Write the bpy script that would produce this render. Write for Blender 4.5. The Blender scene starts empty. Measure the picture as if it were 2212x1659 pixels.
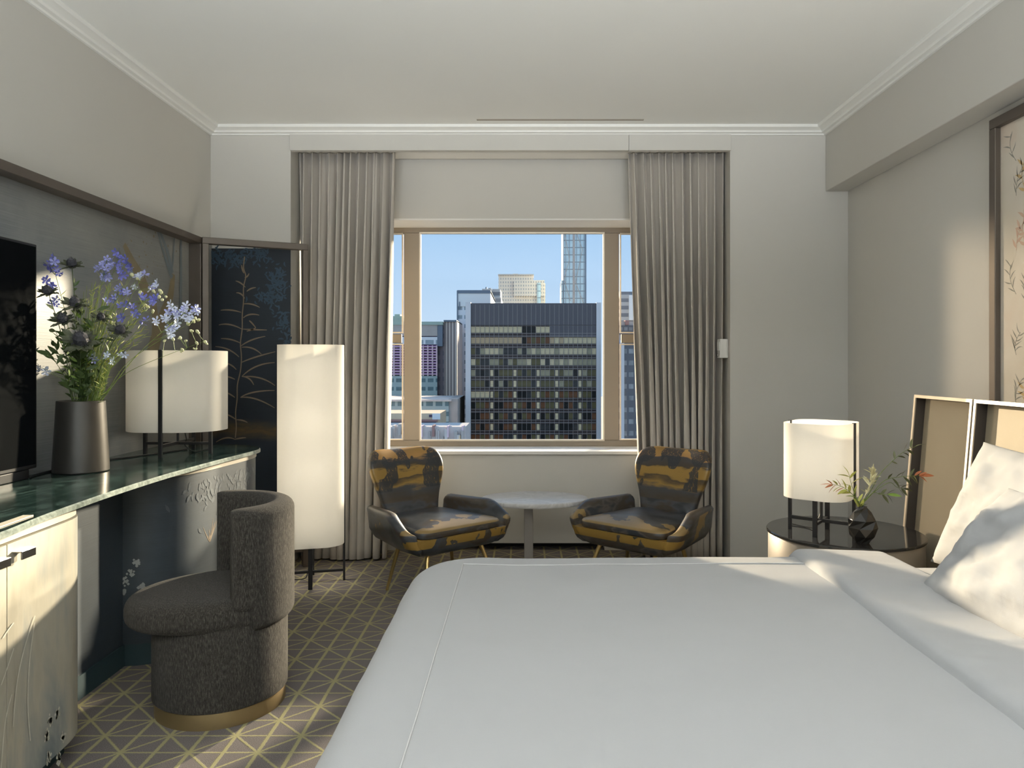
import bpy, bmesh, math, random
from mathutils import Vector, Matrix, noise

# ------------------------------------------------------------------ camera, world, sun, exposure
SC = bpy.context.scene
COL = SC.collection
FOC, VX, VY, EYE = 1600.0, 1133.0, 785.0, 1.2        # focal length and vanishing point in photo pixels, eye height in metres
cam_d = bpy.data.cameras.new('camera')
cam = bpy.data.objects.new('camera', cam_d)
COL.objects.link(cam)
cam.location = (0, 0, EYE)
cam.rotation_euler = (math.pi / 2, 0, 0)
cam_d.sensor_width = 36
cam_d.lens = FOC / 2212 * 36
cam_d.shift_x = (1106 - VX) / 2212
cam_d.shift_y = -(829.5 - VY) / 2212
cam_d.clip_start = 0.05
cam_d.clip_end = 6000
SC.camera = cam

SC.view_settings.view_transform = 'Standard'
SC.view_settings.look = 'None'
SC.view_settings.gamma = 1
SC.view_settings.use_curve_mapping = False
SC.view_settings.exposure = 0.3
try:
    SC.cycles.use_denoising = True
    SC.cycles.adaptive_threshold = 0.02
    SC.cycles.max_bounces = 7
    SC.cycles.diffuse_bounces = 4
    SC.cycles.transparent_max_bounces = 12
    SC.cycles.sample_clamp_indirect = 6
    SC.cycles.caustics_reflective = False
    SC.cycles.caustics_refractive = False
except Exception:
    pass

world = bpy.data.worlds.new('sky')
SC.world = world
world.use_nodes = True
_n = world.node_tree.nodes
_l = world.node_tree.links
_bg = _n['Background']
_tc = _n.new('ShaderNodeTexCoord')
_sx = _n.new('ShaderNodeSeparateXYZ')
_rp = _n.new('ShaderNodeValToRGB')
_l.new(_tc.outputs['Generated'], _sx.inputs[0])
_l.new(_sx.outputs['Z'], _rp.inputs[0])
_rp.color_ramp.elements[0].position = 0.0
_rp.color_ramp.elements[0].color = (0.50, 0.615, 0.76, 1)
_rp.color_ramp.elements[1].position = 0.45
_rp.color_ramp.elements[1].color = (0.26, 0.44, 0.72, 1)
_e = _rp.color_ramp.elements.new(0.20)
_e.color = (0.31, 0.49, 0.73, 1)
_l.new(_rp.outputs['Color'], _bg.inputs['Color'])
_bg.inputs['Strength'].default_value = 1.05


def sun(name, az, el, strength, color, angle):
    # az: degrees from -Y towards +X of the direction the light travels; el: elevation
    d = bpy.data.lights.new(name, 'SUN')
    d.energy = strength
    d.color = color
    d.angle = math.radians(angle)
    o = bpy.data.objects.new(name, d)
    COL.objects.link(o)
    a, e = math.radians(az), math.radians(el)
    v = Vector((math.sin(a) * math.cos(e), -math.cos(a) * math.cos(e), -math.sin(e)))
    o.rotation_euler = v.to_track_quat('-Z', 'Y').to_euler()
    o.location = (0, 40, 40)
    return o


sun('sun', 31.7, 12, 8.0, (1.0, 0.80, 0.56), 0.7)
# low sun mirrored by the glass towers opposite
sun('sun_glint_from_glass_tower', -26, 15, 9.0, (1.0, 0.84, 0.62), 1.5)
sun('sun_glint_from_second_tower', -35, 12, 6.5, (1.0, 0.84, 0.62), 2.0)
sun('sun_glint_from_left_tower', 47, 7, 1.3, (1.0, 0.76, 0.50), 5.0)


def area(name, loc, rot, sx, sy, power, color=(1, 1, 1)):
    d = bpy.data.lights.new(name, 'AREA')
    d.shape = 'RECTANGLE'
    d.size, d.size_y = sx, sy
    d.energy = power
    d.color = color
    o = bpy.data.objects.new(name, d)
    COL.objects.link(o)
    o.location = loc
    o.rotation_euler = rot
    return o


# added fill light at a made-up window, unseen behind the camera
area('rear_fill_light', (0.0, -2.78, 1.45), (math.radians(90), 0, 0), 2.6, 1.9, 8, (0.93, 0.97, 1.0))
# added fill lamp, out of view behind the camera, washing the ceiling
up = area('ceiling_fill_light', (0.0, -2.25, 0.97), (math.radians(140), 0, 0), 2.8, 0.5, 170, (0.95, 0.985, 1.0))
up.data.spread = math.radians(90)

# ------------------------------------------------------------------ helpers
RND = random.Random(11)
PI = math.pi


def P(px, py, d):
    return Vector(((px - VX) * d / FOC, d, EYE - (py - VY) * d / FOC))


def lin(r, g, b):
    f = lambda c: ((c / 255) / 12.92 if c / 255 <= 0.04045 else (((c / 255) + 0.055) / 1.055) ** 2.4)
    return (f(r), f(g), f(b))


def fbm(v, s=1.0, o=3):
    return noise.fractal(Vector(v) * s, 1.0, 2.0, o)


class MB:
    def __init__(self):
        self.v, self.f, self.mi = [], [], []
        self.cur = 0

    def add(self, vs, fs):
        b = len(self.v)
        self.v += [tuple(v) for v in vs]
        for f in fs:
            self.f.append(tuple(b + i for i in f))
            self.mi.append(self.cur)
        return self

    def box(self, x0, x1, y0, y1, z0, z1):
        vs = [(x, y, z) for z in (z0, z1) for y in (y0, y1) for x in (x0, x1)]
        return self.add(vs, [(0, 2, 3, 1), (4, 5, 7, 6), (0, 1, 5, 4), (2, 6, 7, 3), (0, 4, 6, 2), (1, 3, 7, 5)])

    def bbox(self, x0, x1, y0, y1, z0, z1, b=0.004, seg=2):
        bm = bmesh.new()
        bmesh.ops.create_cube(bm, size=1)
        for v in bm.verts:
            v.co = Vector(((x0 + x1) / 2 + v.co.x * (x1 - x0), (y0 + y1) / 2 + v.co.y * (y1 - y0), (z0 + z1) / 2 + v.co.z * (z1 - z0)))
        bmesh.ops.bevel(bm, geom=list(bm.edges), offset=b, segments=seg, profile=0.5, affect='EDGES')
        bm.verts.index_update()
        self.add([v.co.copy() for v in bm.verts], [[v.index for v in f.verts] for f in bm.faces])
        bm.free()
        return self

    def bar(self, a, b, w, h, up=(0, 0, 1)):
        # rectangular bar from a to b; w across, h along 'up'
        a, b = Vector(a), Vector(b)
        t = (b - a).normalized()
        up = Vector(up)
        s = t.cross(up)
        if s.length < 1e-5:
            s = t.cross(Vector((0, 1, 0)))
        s.normalize()
        u = s.cross(t).normalized()
        vs = []
        for p in (a, b):
            for (i, j) in ((-1, -1), (1, -1), (1, 1), (-1, 1)):
                vs.append(p + s * (i * w / 2) + u * (j * h / 2))
        return self.add(vs, [(0, 1, 2, 3), (7, 6, 5, 4), (0, 4, 5, 1), (1, 5, 6, 2), (2, 6, 7, 3), (3, 7, 4, 0)])

    def loft(self, rings, cap=True, closed=True):
        n = len(rings[0])
        b = len(self.v)
        vs = [p for r in rings for p in r]
        fs = []
        for k in range(len(rings) - 1):
            for i in range(n if closed else n - 1):
                j = (i + 1) % n
                fs.append((k * n + i, k * n + j, (k + 1) * n + j, (k + 1) * n + i))
        if cap:
            fs.append(tuple(range(n - 1, -1, -1)))
            fs.append(tuple((len(rings) - 1) * n + i for i in range(n)))
        return self.add(vs, fs)

    def lathe(self, prof, n=32, c=(0, 0, 0), cap=True):
        rings = [[(c[0] + r * math.cos(2 * PI * i / n), c[1] + r * math.sin(2 * PI * i / n), c[2] + z) for i in range(n)] for r, z in prof]
        return self.loft(rings, cap)

    def tube(self, pts, rad, n=6, cap=True):
        pts = [Vector(p) for p in pts]
        if not isinstance(rad, (list, tuple)):
            rad = [rad] * len(pts)
        rings = []
        ref = None
        for i, p in enumerate(pts):
            t = (pts[min(i + 1, len(pts) - 1)] - pts[max(i - 1, 0)])
            if t.length < 1e-9:
                t = Vector((0, 0, 1))
            t.normalize()
            if ref is None:
                ref = t.orthogonal().normalized()
            ref = (ref - t * ref.dot(t))
            ref = ref.normalized() if ref.length > 1e-6 else t.orthogonal().normalized()
            bi = t.cross(ref)
            rings.append([p + (ref * math.cos(2 * PI * k / n) + bi * math.sin(2 * PI * k / n)) * rad[i] for k in range(n)])
        return self.loft(rings, cap)

    def grid(self, fn, nu, nv):
        vs = [fn(i / nu, j / nv) for j in range(nv + 1) for i in range(nu + 1)]
        w = nu + 1
        return self.add(vs, [(j * w + i, j * w + i + 1, (j + 1) * w + i + 1, (j + 1) * w + i) for j in range(nv) for i in range(nu)])

    def ribbon(self, pts, wid, nrm):
        pts = [Vector(p) for p in pts]
        nrm = Vector(nrm)
        n = len(pts)
        vs, fs = [], []
        for i, p in enumerate(pts):
            t = (pts[min(i + 1, n - 1)] - pts[max(i - 1, 0)])
            t = t.normalized() if t.length > 1e-9 else Vector((1, 0, 0))
            s = t.cross(nrm).normalized()
            w = wid[i] if isinstance(wid, (list, tuple)) else wid
            vs += [p - s * w / 2, p + s * w / 2]
        for i in range(n - 1):
            fs.append((2 * i, 2 * i + 1, 2 * i + 3, 2 * i + 2))
        return self.add(vs, fs)

    def puff(self, outline, thick, mapf, rings=8, power=0.5, nf=1.0, edge=0.0):
        # closed cushion: 2-D outline swollen on both sides; mapf(u, v, w) -> point
        n = len(outline)
        cu = sum(p[0] for p in outline) / n
        cv = sum(p[1] for p in outline) / n
        rr = []
        ks = [math.sin(PI / 2 * k / rings) for k in range(1, rings + 1)]
        def ring(s, sg):
            h = edge + thick / 2 * (max(0.0, 1 - s ** 2.6)) ** power
            return [mapf(cu + (p[0] - cu) * s, cv + (p[1] - cv) * s, sg * h * (nf if sg < 0 else 1.0)) for p in outline]
        for s in ks:
            rr.append(ring(s, 1))
        for s in reversed(ks[:-1] if edge == 0 else ks):
            rr.append(ring(s, -1))
        b = len(self.v)
        self.loft(rr, cap=False)
        c1 = len(self.v)
        self.v.append(tuple(mapf(cu, cv, edge + thick / 2)))
        self.v.append(tuple(mapf(cu, cv, -(edge + thick / 2) * nf)))
        last = b + (len(rr) - 1) * n
        for i in range(n):
            j = (i + 1) % n
            self.f.append((c1, b + j, b + i)); self.mi.append(self.cur)
            self.f.append((c1 + 1, last + i, last + j)); self.mi.append(self.cur)
        return self

    def build(self, name, mat, parent=None, smooth=None, kind=None, label=None, fix=True):
        me = bpy.data.meshes.new(name)
        me.from_pydata(self.v, [], self.f)
        mats = mat if isinstance(mat, (list, tuple)) else [mat]
        for m in mats:
            me.materials.append(m)
        if len(mats) > 1:
            me.polygons.foreach_set('material_index', self.mi)
        if fix:
            bm = bmesh.new()
            bm.from_mesh(me)
            bmesh.ops.recalc_face_normals(bm, faces=list(bm.faces))
            bm.to_mesh(me)
            bm.free()
        if smooth:
            me.polygons.foreach_set('use_smooth', [True] * len(me.polygons))
            if smooth < 179:
                me.set_sharp_from_angle(angle=math.radians(smooth))
        me.update()
        o = bpy.data.objects.new(name, me)
        COL.objects.link(o)
        if parent:
            o.parent = parent
        if kind:
            o['kind'] = kind
        if label:
            o['label'] = label
        return o


def tag(o, label, cat, group=None):
    o['label'] = label
    o['category'] = cat
    if group:
        o['group'] = group
    return o


def empty(name, loc=(0, 0, 0), rz=0.0, label=None, cat=None, group=None):
    o = bpy.data.objects.new(name, None)
    COL.objects.link(o)
    o.location = loc
    o.rotation_euler = (0, 0, rz)
    o.empty_display_size = 0.05
    if label:
        tag(o, label, cat, group)
    return o


def inst(me, name, parent, loc=(0, 0, 0), rot=None, scale=None):
    o = bpy.data.objects.new(name, me)
    COL.objects.link(o)
    o.parent = parent
    o.location = loc
    if rot is not None:
        if len(rot) == 4:
            o.rotation_mode = 'QUATERNION'
            o.rotation_quaternion = rot
        else:
            o.rotation_euler = rot
    if scale is not None:
        o.scale = scale if hasattr(scale, '__len__') else (scale,) * 3
    return o


def rrect(hx, hy, r, n=8, cx=0, cy=0):
    r = min(r, hx, hy)
    out = []
    for (sx, sy, a0) in ((1, 1, 0), (-1, 1, 90), (-1, -1, 180), (1, -1, 270)):
        for k in range(n + 1):
            a = math.radians(a0 + 90 * k / n)
            out.append((cx + sx * (hx - r) + r * math.cos(a), cy + sy * (hy - r) + r * math.sin(a)))
    return out


def bez(a, b, c, n=10):
    a, b, c = Vector(a), Vector(b), Vector(c)
    return [a * (1 - t) ** 2 + b * (2 * t * (1 - t)) + c * t * t for t in [i / n for i in range(n + 1)]]


def smoothpath(ctrl, n=8):
    # Catmull-Rom through the control points
    c = [Vector(p) for p in ctrl]
    out = []
    for i in range(len(c) - 1):
        p0, p1, p2, p3 = c[max(i - 1, 0)], c[i], c[i + 1], c[min(i + 2, len(c) - 1)]
        for k in range(n):
            t = k / n
            out.append(0.5 * ((2 * p1) + (p2 - p0) * t + (2 * p0 - 5 * p1 + 4 * p2 - p3) * t * t + (3 * p1 - p0 - 3 * p2 + p3) * t ** 3))
    out.append(c[-1])
    return out


# ------------------------------------------------------------------ materials
class NT:
    def __init__(self, name):
        self.m = bpy.data.materials.new(name)
        self.m.use_nodes = True
        self.t = self.m.node_tree
        self.b = self.t.nodes['Principled BSDF']
        self.co = self.t.nodes.new('ShaderNodeTexCoord')

    def n(self, typ, **kw):
        x = self.t.nodes.new(typ)
        for k, v in kw.items():
            setattr(x, k, v)
        return x

    def put(self, sock, v):
        if v is None:
            return
        if hasattr(v, 'is_linked') or hasattr(v, 'links'):
            self.t.links.new(v, sock)
        elif isinstance(v, (tuple, list)):
            if len(v) == 3 and sock.type == 'RGBA':
                v = (*v, 1)
            sock.default_value = v
        else:
            sock.default_value = v

    def math(self, op, a, b=None, c=None):
        x = self.n('ShaderNodeMath', operation=op)
        for i, v in enumerate((a, b, c)):
            if v is not None:
                self.put(x.inputs[i], v)
        return x.outputs[0]

    def mix(self, fac, a, b, mode='MIX'):
        x = self.n('ShaderNodeMix', data_type='RGBA', blend_type=mode)
        self.put(x.inputs[0], fac)
        self.put(x.inputs[6], a)
        self.put(x.inputs[7], b)
        return x.outputs[2]

    def coords(self, scale=(1, 1, 1), loc=(0, 0, 0), src='Object'):
        x = self.n('ShaderNodeMapping')
        x.inputs['Scale'].default_value = scale
        x.inputs['Location'].default_value = loc
        self.t.links.new(self.co.outputs[src], x.inputs[0])
        return x.outputs[0]

    def noise(self, vec, scale=5, detail=3, rough=0.5, dist=0.0):
        x = self.n('ShaderNodeTexNoise')
        self.put(x.inputs['Vector'], vec)
        x.inputs['Scale'].default_value = scale
        x.inputs['Detail'].default_value = detail
        x.inputs['Roughness'].default_value = rough
        x.inputs['Distortion'].default_value = dist
        return x.outputs['Fac']

    def ramp(self, fac, stops, interp='LINEAR'):
        x = self.n('ShaderNodeValToRGB')
        self.put(x.inputs[0], fac)
        cr = x.color_ramp
        cr.interpolation = interp
        while len(cr.elements) < len(stops):
            cr.elements.new(0.5)
        for e, (p, c) in zip(cr.elements, stops):
            e.position = p
            e.color = (*c, 1) if len(c) == 3 else c
        return x.outputs['Color']

    def sep(self, vec):
        x = self.n('ShaderNodeSeparateXYZ')
        self.put(x.inputs[0], vec)
        return x.outputs

    def bump(self, h, strength=0.2, dist=0.002):
        x = self.n('ShaderNodeBump')
        x.inputs['Strength'].default_value = strength
        x.inputs['Distance'].default_value = dist
        self.put(x.inputs['Height'], h)
        self.t.links.new(x.outputs[0], self.b.inputs['Normal'])

    def done(self, color, rough=0.5, metal=0.0, spec=None, sheen=None):
        self.put(self.b.inputs['Base Color'], color)
        self.put(self.b.inputs['Roughness'], rough)
        self.put(self.b.inputs['Metallic'], metal)
        if spec is not None:
            self.b.inputs['Specular IOR Level'].default_value = spec
        if sheen is not None:
            self.b.inputs['Sheen Weight'].default_value = sheen
        return self.m


def simple(name, col, rough=0.5, metal=0.0, var=0.08, scale=8.0, stretch=(1, 1, 1), bump=0.0, bscale=300, spec=None, sheen=None, bdist=0.002):
    t = NT(name)
    f = t.noise(t.coords(stretch), scale, 4)
    c = t.mix(f, tuple(max(0, x * (1 - var)) for x in col), tuple(min(1, x * (1 + var)) for x in col))
    if bump:
        t.bump(t.noise(t.coords(stretch), bscale, 3), bump, bdist)
    return t.done(c, rough, metal, spec, sheen)

MT = {}
MT['wall'] = simple('greige_wall_paint', (0.60, 0.585, 0.545), 0.75, var=0.015, scale=3, bump=0.05, bscale=500)
MT['ceiling'] = simple('white_ceiling_paint', (0.895, 0.90, 0.87), 0.8, var=0.01, scale=2)
MT['crown'] = simple('white_moulding_paint', (0.86, 0.86, 0.83), 0.5, var=0.01, scale=4)
MT['white'] = simple('white_enamel', (0.80, 0.79, 0.76), 0.4, var=0.01)
MT['curtain'] = simple('greige_curtain_cloth', (0.56, 0.52, 0.465), 0.85, var=0.06, scale=60, stretch=(1, 1, 0.05), bump=0.15, bscale=900, sheen=0.2)
MT['bronze'] = simple('brown_bronze_metal', (0.115, 0.095, 0.078), 0.42, 0.35, var=0.08, scale=20)
MT['windowframe'] = simple('taupe_window_frame', (0.27, 0.225, 0.175), 0.45, 0.15, var=0.04, scale=4)
MT['black'] = simple('matte_black_metal', (0.012, 0.012, 0.013), 0.45, 0.2, var=0.1)
MT['blackgloss'] = simple('black_screen', (0.004, 0.005, 0.006), 0.8, var=0.05, spec=0.03)
MT['darkslot'] = simple('dark_recess', (0.02, 0.018, 0.016), 0.8)
MT['brass'] = simple('brushed_brass', (0.55, 0.40, 0.17), 0.32, 0.9, var=0.08, scale=40)
MT['brass_dark'] = simple('aged_brass_plinth', (0.30, 0.22, 0.11), 0.45, 0.75, var=0.15, scale=8)
MT['chrome'] = simple('polished_chrome', (0.75, 0.75, 0.75), 0.15, 1.0, var=0.02)
MT['steel'] = simple('brushed_steel_column', (0.36, 0.33, 0.30), 0.35, 0.6, var=0.05, scale=30)
MT['linen'] = simple('white_bed_linen', (0.37, 0.373, 0.378), 0.85, var=0.012, scale=25, bump=0.12, bscale=700, sheen=0.1)
MT['thread'] = simple('white_stitching_thread', (0.52, 0.52, 0.52), 0.7, var=0.02)
MT['champagne'] = simple('champagne_metal_edge', (0.62, 0.55, 0.45), 0.35, 0.55, var=0.03, scale=12)
MT['headreveal'] = simple('dark_bronze_reveal', (0.06, 0.05, 0.042), 0.45, 0.3, var=0.06)
MT['headfabric'] = simple('sand_upholstered_panel', (0.33, 0.28, 0.20), 0.7, var=0.05, scale=6, bump=0.1, bscale=600)
MT['vase_grey'] = simple('gunmetal_vase', (0.075, 0.07, 0.062), 0.38, 0.7, var=0.25, scale=14, stretch=(1, 1, 0.4))
MT['vase_black'] = simple('black_faceted_ceramic', (0.02, 0.019, 0.017), 0.22, 0.1, var=0.2)
MT['nightstand'] = simple('bronze_lacquer_drum', (0.20, 0.18, 0.155), 0.4, 0.3, var=0.05, scale=3)
MT['smoked'] = simple('smoked_glass_top', (0.02, 0.02, 0.02), 0.06, var=0.05)
MT['cord'] = simple('black_cord_rubber', (0.015, 0.015, 0.015), 0.6)
MT['plaster_cream'] = simple('cream_pedestal_trim', (0.52, 0.47, 0.38), 0.5, var=0.04)
MT['kick'] = simple('teal_toe_kick', (0.02, 0.045, 0.055), 0.6, var=0.1)
MT['stem'] = simple('green_stem', (0.14, 0.20, 0.04), 0.6, var=0.2, scale=20)
MT['stemdark'] = simple('dark_green_foliage', (0.05, 0.085, 0.02), 0.6, var=0.3, scale=30)
MT['leafgreen'] = simple('fresh_green_leaf', (0.16, 0.25, 0.035), 0.55, var=0.3, scale=25)
MT['leafyellow'] = simple('yellow_green_leaf', (0.42, 0.43, 0.10), 0.55, var=0.25, scale=25)
MT['leafred'] = simple('rust_red_leaf', (0.40, 0.13, 0.05), 0.55, var=0.25, scale=25)
MT['leafolive'] = simple('olive_leaf', (0.10, 0.11, 0.045), 0.55, var=0.25, scale=25)
MT['thistle'] = simple('grey_green_thistle', (0.085, 0.095, 0.055), 0.7, var=0.3, scale=40)
MT['thistlehead'] = simple('dusky_thistle_core', (0.05, 0.05, 0.06), 0.8, var=0.3, scale=60)
MT['blue'] = simple('violet_blue_petal', (0.17, 0.18, 0.58), 0.6, var=0.25, scale=30)
MT['lilac'] = simple('lilac_petal', (0.34, 0.36, 0.72), 0.6, var=0.2, scale=30)
MT['paleblue'] = simple('pale_blue_petal', (0.62, 0.68, 0.85), 0.6, var=0.12, scale=30)
MT['bud'] = simple('cream_green_bud', (0.62, 0.62, 0.36), 0.6, var=0.15, scale=30)
MT['straw'] = simple('bleached_seed_head', (0.72, 0.68, 0.42), 0.6, var=0.15, scale=30)


def shade_mat(name, col, trans):
    t = NT(name)
    w = t.noise(t.coords((1, 1, 1)), 260, 2)
    c = t.mix(w, tuple(x * 0.97 for x in col), col)
    d = t.n('ShaderNodeBsdfDiffuse')
    r = t.n('ShaderNodeBsdfTranslucent')
    m = t.n('ShaderNodeMixShader')
    t.put(d.inputs[0], c)
    t.put(r.inputs[0], c)
    m.inputs[0].default_value = trans
    t.t.links.new(d.outputs[0], m.inputs[1])
    t.t.links.new(r.outputs[0], m.inputs[2])
    t.t.links.new(m.outputs[0], t.t.nodes['Material Output'].inputs['Surface'])
    return t.m


MT['shade'] = shade_mat('cream_linen_shade', (0.84, 0.82, 0.77), 0.45)


def bulb_mat():
    t = NT('glowing_bulb')
    t.b.inputs['Emission Color'].default_value = (1, 0.86, 0.66, 1)
    t.b.inputs['Emission Strength'].default_value = 4
    return t.done((0.9, 0.85, 0.8), 0.4)


MT['bulb'] = bulb_mat()


def glass_mat():
    t = NT('clear_window_glass')
    a = t.n('ShaderNodeBsdfTransparent')
    a.inputs[0].default_value = (0.97, 0.985, 0.98, 1)
    g = t.n('ShaderNodeBsdfGlossy')
    g.inputs['Roughness'].default_value = 0.02
    m = t.n('ShaderNodeMixShader')
    m.inputs[0].default_value = 0.006
    t.t.links.new(a.outputs[0], m.inputs[1])
    t.t.links.new(g.outputs[0], m.inputs[2])
    t.t.links.new(m.outputs[0], t.t.nodes['Material Output'].inputs['Surface'])
    return t.m


MT['glass'] = glass_mat()


def carpet_mat():
    t = NT('patterned_carpet')
    s = t.sep(t.co.outputs['Object'])
    u = t.math('DIVIDE', t.math('SUBTRACT', s[0], -0.824), 0.1055)
    v = t.math('DIVIDE', t.math('SUBTRACT', s[1], 2.284), 0.1030)
    wob = t.math('MULTIPLY', t.math('SUBTRACT', t.noise(t.coords(), 160, 2), 0.5), 0.07)

    def line(x, period, w, scale):
        # distance (in cell units) to the nearest multiple of period
        f = t.math('DIVIDE', x, period)
        d = t.math('ABSOLUTE', t.math('SUBTRACT', f, t.math('ROUND', f)))
        d = t.math('ADD', t.math('MULTIPLY', d, period * scale), wob)
        return t.math('SMOOTH_MIN', 1.0, t.math('MAXIMUM', 0.0, t.math('MULTIPLY', t.math('SUBTRACT', w, d), 30.0)), 0.05)

    L = line(u, 1.0, 0.075, 1.0)
    for args in ((v, 1.0, 0.052, 1.0), (t.math('ADD', u, v), 2.0, 0.055, 0.7071), (t.math('SUBTRACT', u, v), 2.0, 0.055, 0.7071)):
        L = t.math('MAXIMUM', L, line(*args))
    sp = t.noise(t.coords((1, 1, 1)), 520, 2)
    ground = t.ramp(sp, [(0.30, (0.075, 0.062, 0.060)), (0.55, (0.165, 0.145, 0.14)), (0.72, (0.30, 0.275, 0.26))])
    gold = t.mix(sp, (0.27, 0.245, 0.115), (0.40, 0.375, 0.20))
    c = t.mix(L, ground, gold)
    big = t.noise(t.coords(), 1.1, 2)
    c = t.mix(0.12, c, t.mix(big, (0.10, 0.08, 0.07), (0.22, 0.2, 0.18)))
    t.bump(t.math('ADD', sp, t.math('MULTIPLY', L, 0.7)), 0.5, 0.003)
    return t.done(c, 0.95, spec=0.1)


MT['carpet'] = carpet_mat()


def marble_green():
    t = NT('dark_green_marble')
    n1 = t.noise(t.coords((2.2, 0.9, 1)), 5.5, 8, 0.62, 1.4)
    c = t.ramp(n1, [(0.30, (0.006, 0.012, 0.011)), (0.48, (0.016, 0.032, 0.029)), (0.60, (0.05, 0.085, 0.078)), (0.68, (0.016, 0.03, 0.028)), (0.8, (0.10, 0.14, 0.125))])
    return t.done(c, 0.13, spec=0.2)


MT['greenmarble'] = marble_green()


def marble_edge():
    t = NT('honed_green_marble_edge')
    n1 = t.noise(t.coords((4, 4, 4)), 9, 6, 0.6, 1.0)
    c = t.ramp(n1, [(0.35, (0.10, 0.125, 0.11)), (0.55, (0.22, 0.255, 0.23)), (0.75, (0.34, 0.37, 0.34))])
    return t.done(c, 0.3)


MT['marbleedge'] = marble_edge()


def marble_white():
    t = NT('white_marble')
    n1 = t.noise(t.coords((1, 2, 1)), 4, 8, 0.6, 2.0)
    c = t.ramp(n1, [(0.40, (0.62, 0.61, 0.60)), (0.52, (0.50, 0.49, 0.48)), (0.60, (0.66, 0.65, 0.64))])
    return t.done(c, 0.3)


MT['whitemarble'] = marble_white()


def silk(name, lo, hi, gold=None, rough=0.5, axis=(1, 0.02, 60)):
    # woven mural ground: cloudy paint plus fine horizontal slub
    t = NT(name)
    cl = t.noise(t.coords((1, 1, 1)), 1.6, 5, 0.6, 0.5)
    c = t.ramp(cl, [(0.32, lo), (0.68, hi)])
    sl = t.noise(t.coords((1.5, 1.5, 130)), 3.0, 3)
    c = t.mix(t.math('MULTIPLY', sl, 0.35), c, tuple(min(1, x * 2.2) for x in hi))
    if gold:
        z = t.sep(t.co.outputs['Object'])[2]
        gz, gh, gc = gold
        m = t.math('MAXIMUM', 0.0, t.math('SUBTRACT', 1.0, t.math('DIVIDE', t.math('ABSOLUTE', t.math('SUBTRACT', t.math('ADD', z, t.math('MULTIPLY', cl, 0.12)), gz)), gh)))
        m = t.math('MULTIPLY', m, t.noise(t.coords((3, 3, 12)), 5, 4))
        c = t.mix(m, c, gc)
    t.bump(sl, 0.15, 0.001)
    return t.done(c, rough, spec=0.5)


MT['mural_left'] = silk('slate_silk_mural', (0.085, 0.097, 0.112), (0.23, 0.23, 0.215), rough=0.34)
MT['mural_dark'] = silk('midnight_silk_mural', (0.006, 0.009, 0.013), (0.014, 0.022, 0.034), gold=(0.86, 0.06, (0.16, 0.10, 0.02)), rough=0.6)
MT['mural_navy'] = silk('navy_silk_panel', (0.006, 0.011, 0.017), (0.032, 0.043, 0.055), rough=0.5)


def door_mat():
    t = NT('painted_silver_leaf_door')
    n1 = t.noise(t.coords((1, 2.2, 0.55)), 2.6, 5, 0.6, 0.4)
    c = t.ramp(n1, [(0.36, (0.15, 0.19, 0.21)), (0.47, (0.33, 0.335, 0.31)), (0.58, (0.48, 0.445, 0.36)), (0.72, (0.38, 0.345, 0.27))])
    st = t.noise(t.coords((9, 30, 0.5)), 3, 3)
    c = t.mix(t.math('MULTIPLY', st, 0.3), c, (0.42, 0.42, 0.38))
    return t.done(c, 0.4, 0.1)


MT['door'] = door_mat()


def boucle():
    t = NT('taupe_woven_upholstery')
    a = t.noise(t.coords((1, 1, 0.22)), 300, 3, 0.6)
    b = t.noise(t.coords((1, 1, 1)), 600, 2)
    c = t.ramp(t.math('ADD', t.math('MULTIPLY', a, 0.65), t.math('MULTIPLY', b, 0.35)), [(0.36, (0.020, 0.018, 0.0155)), (0.5, (0.043, 0.039, 0.034)), (0.66, (0.10, 0.091, 0.080))])
    t.bump(t.math('ADD', a, b), 0.7, 0.004)
    return t.done(c, 0.95, spec=0.1, sheen=0.07)


MT['boucle'] = boucle()


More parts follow.
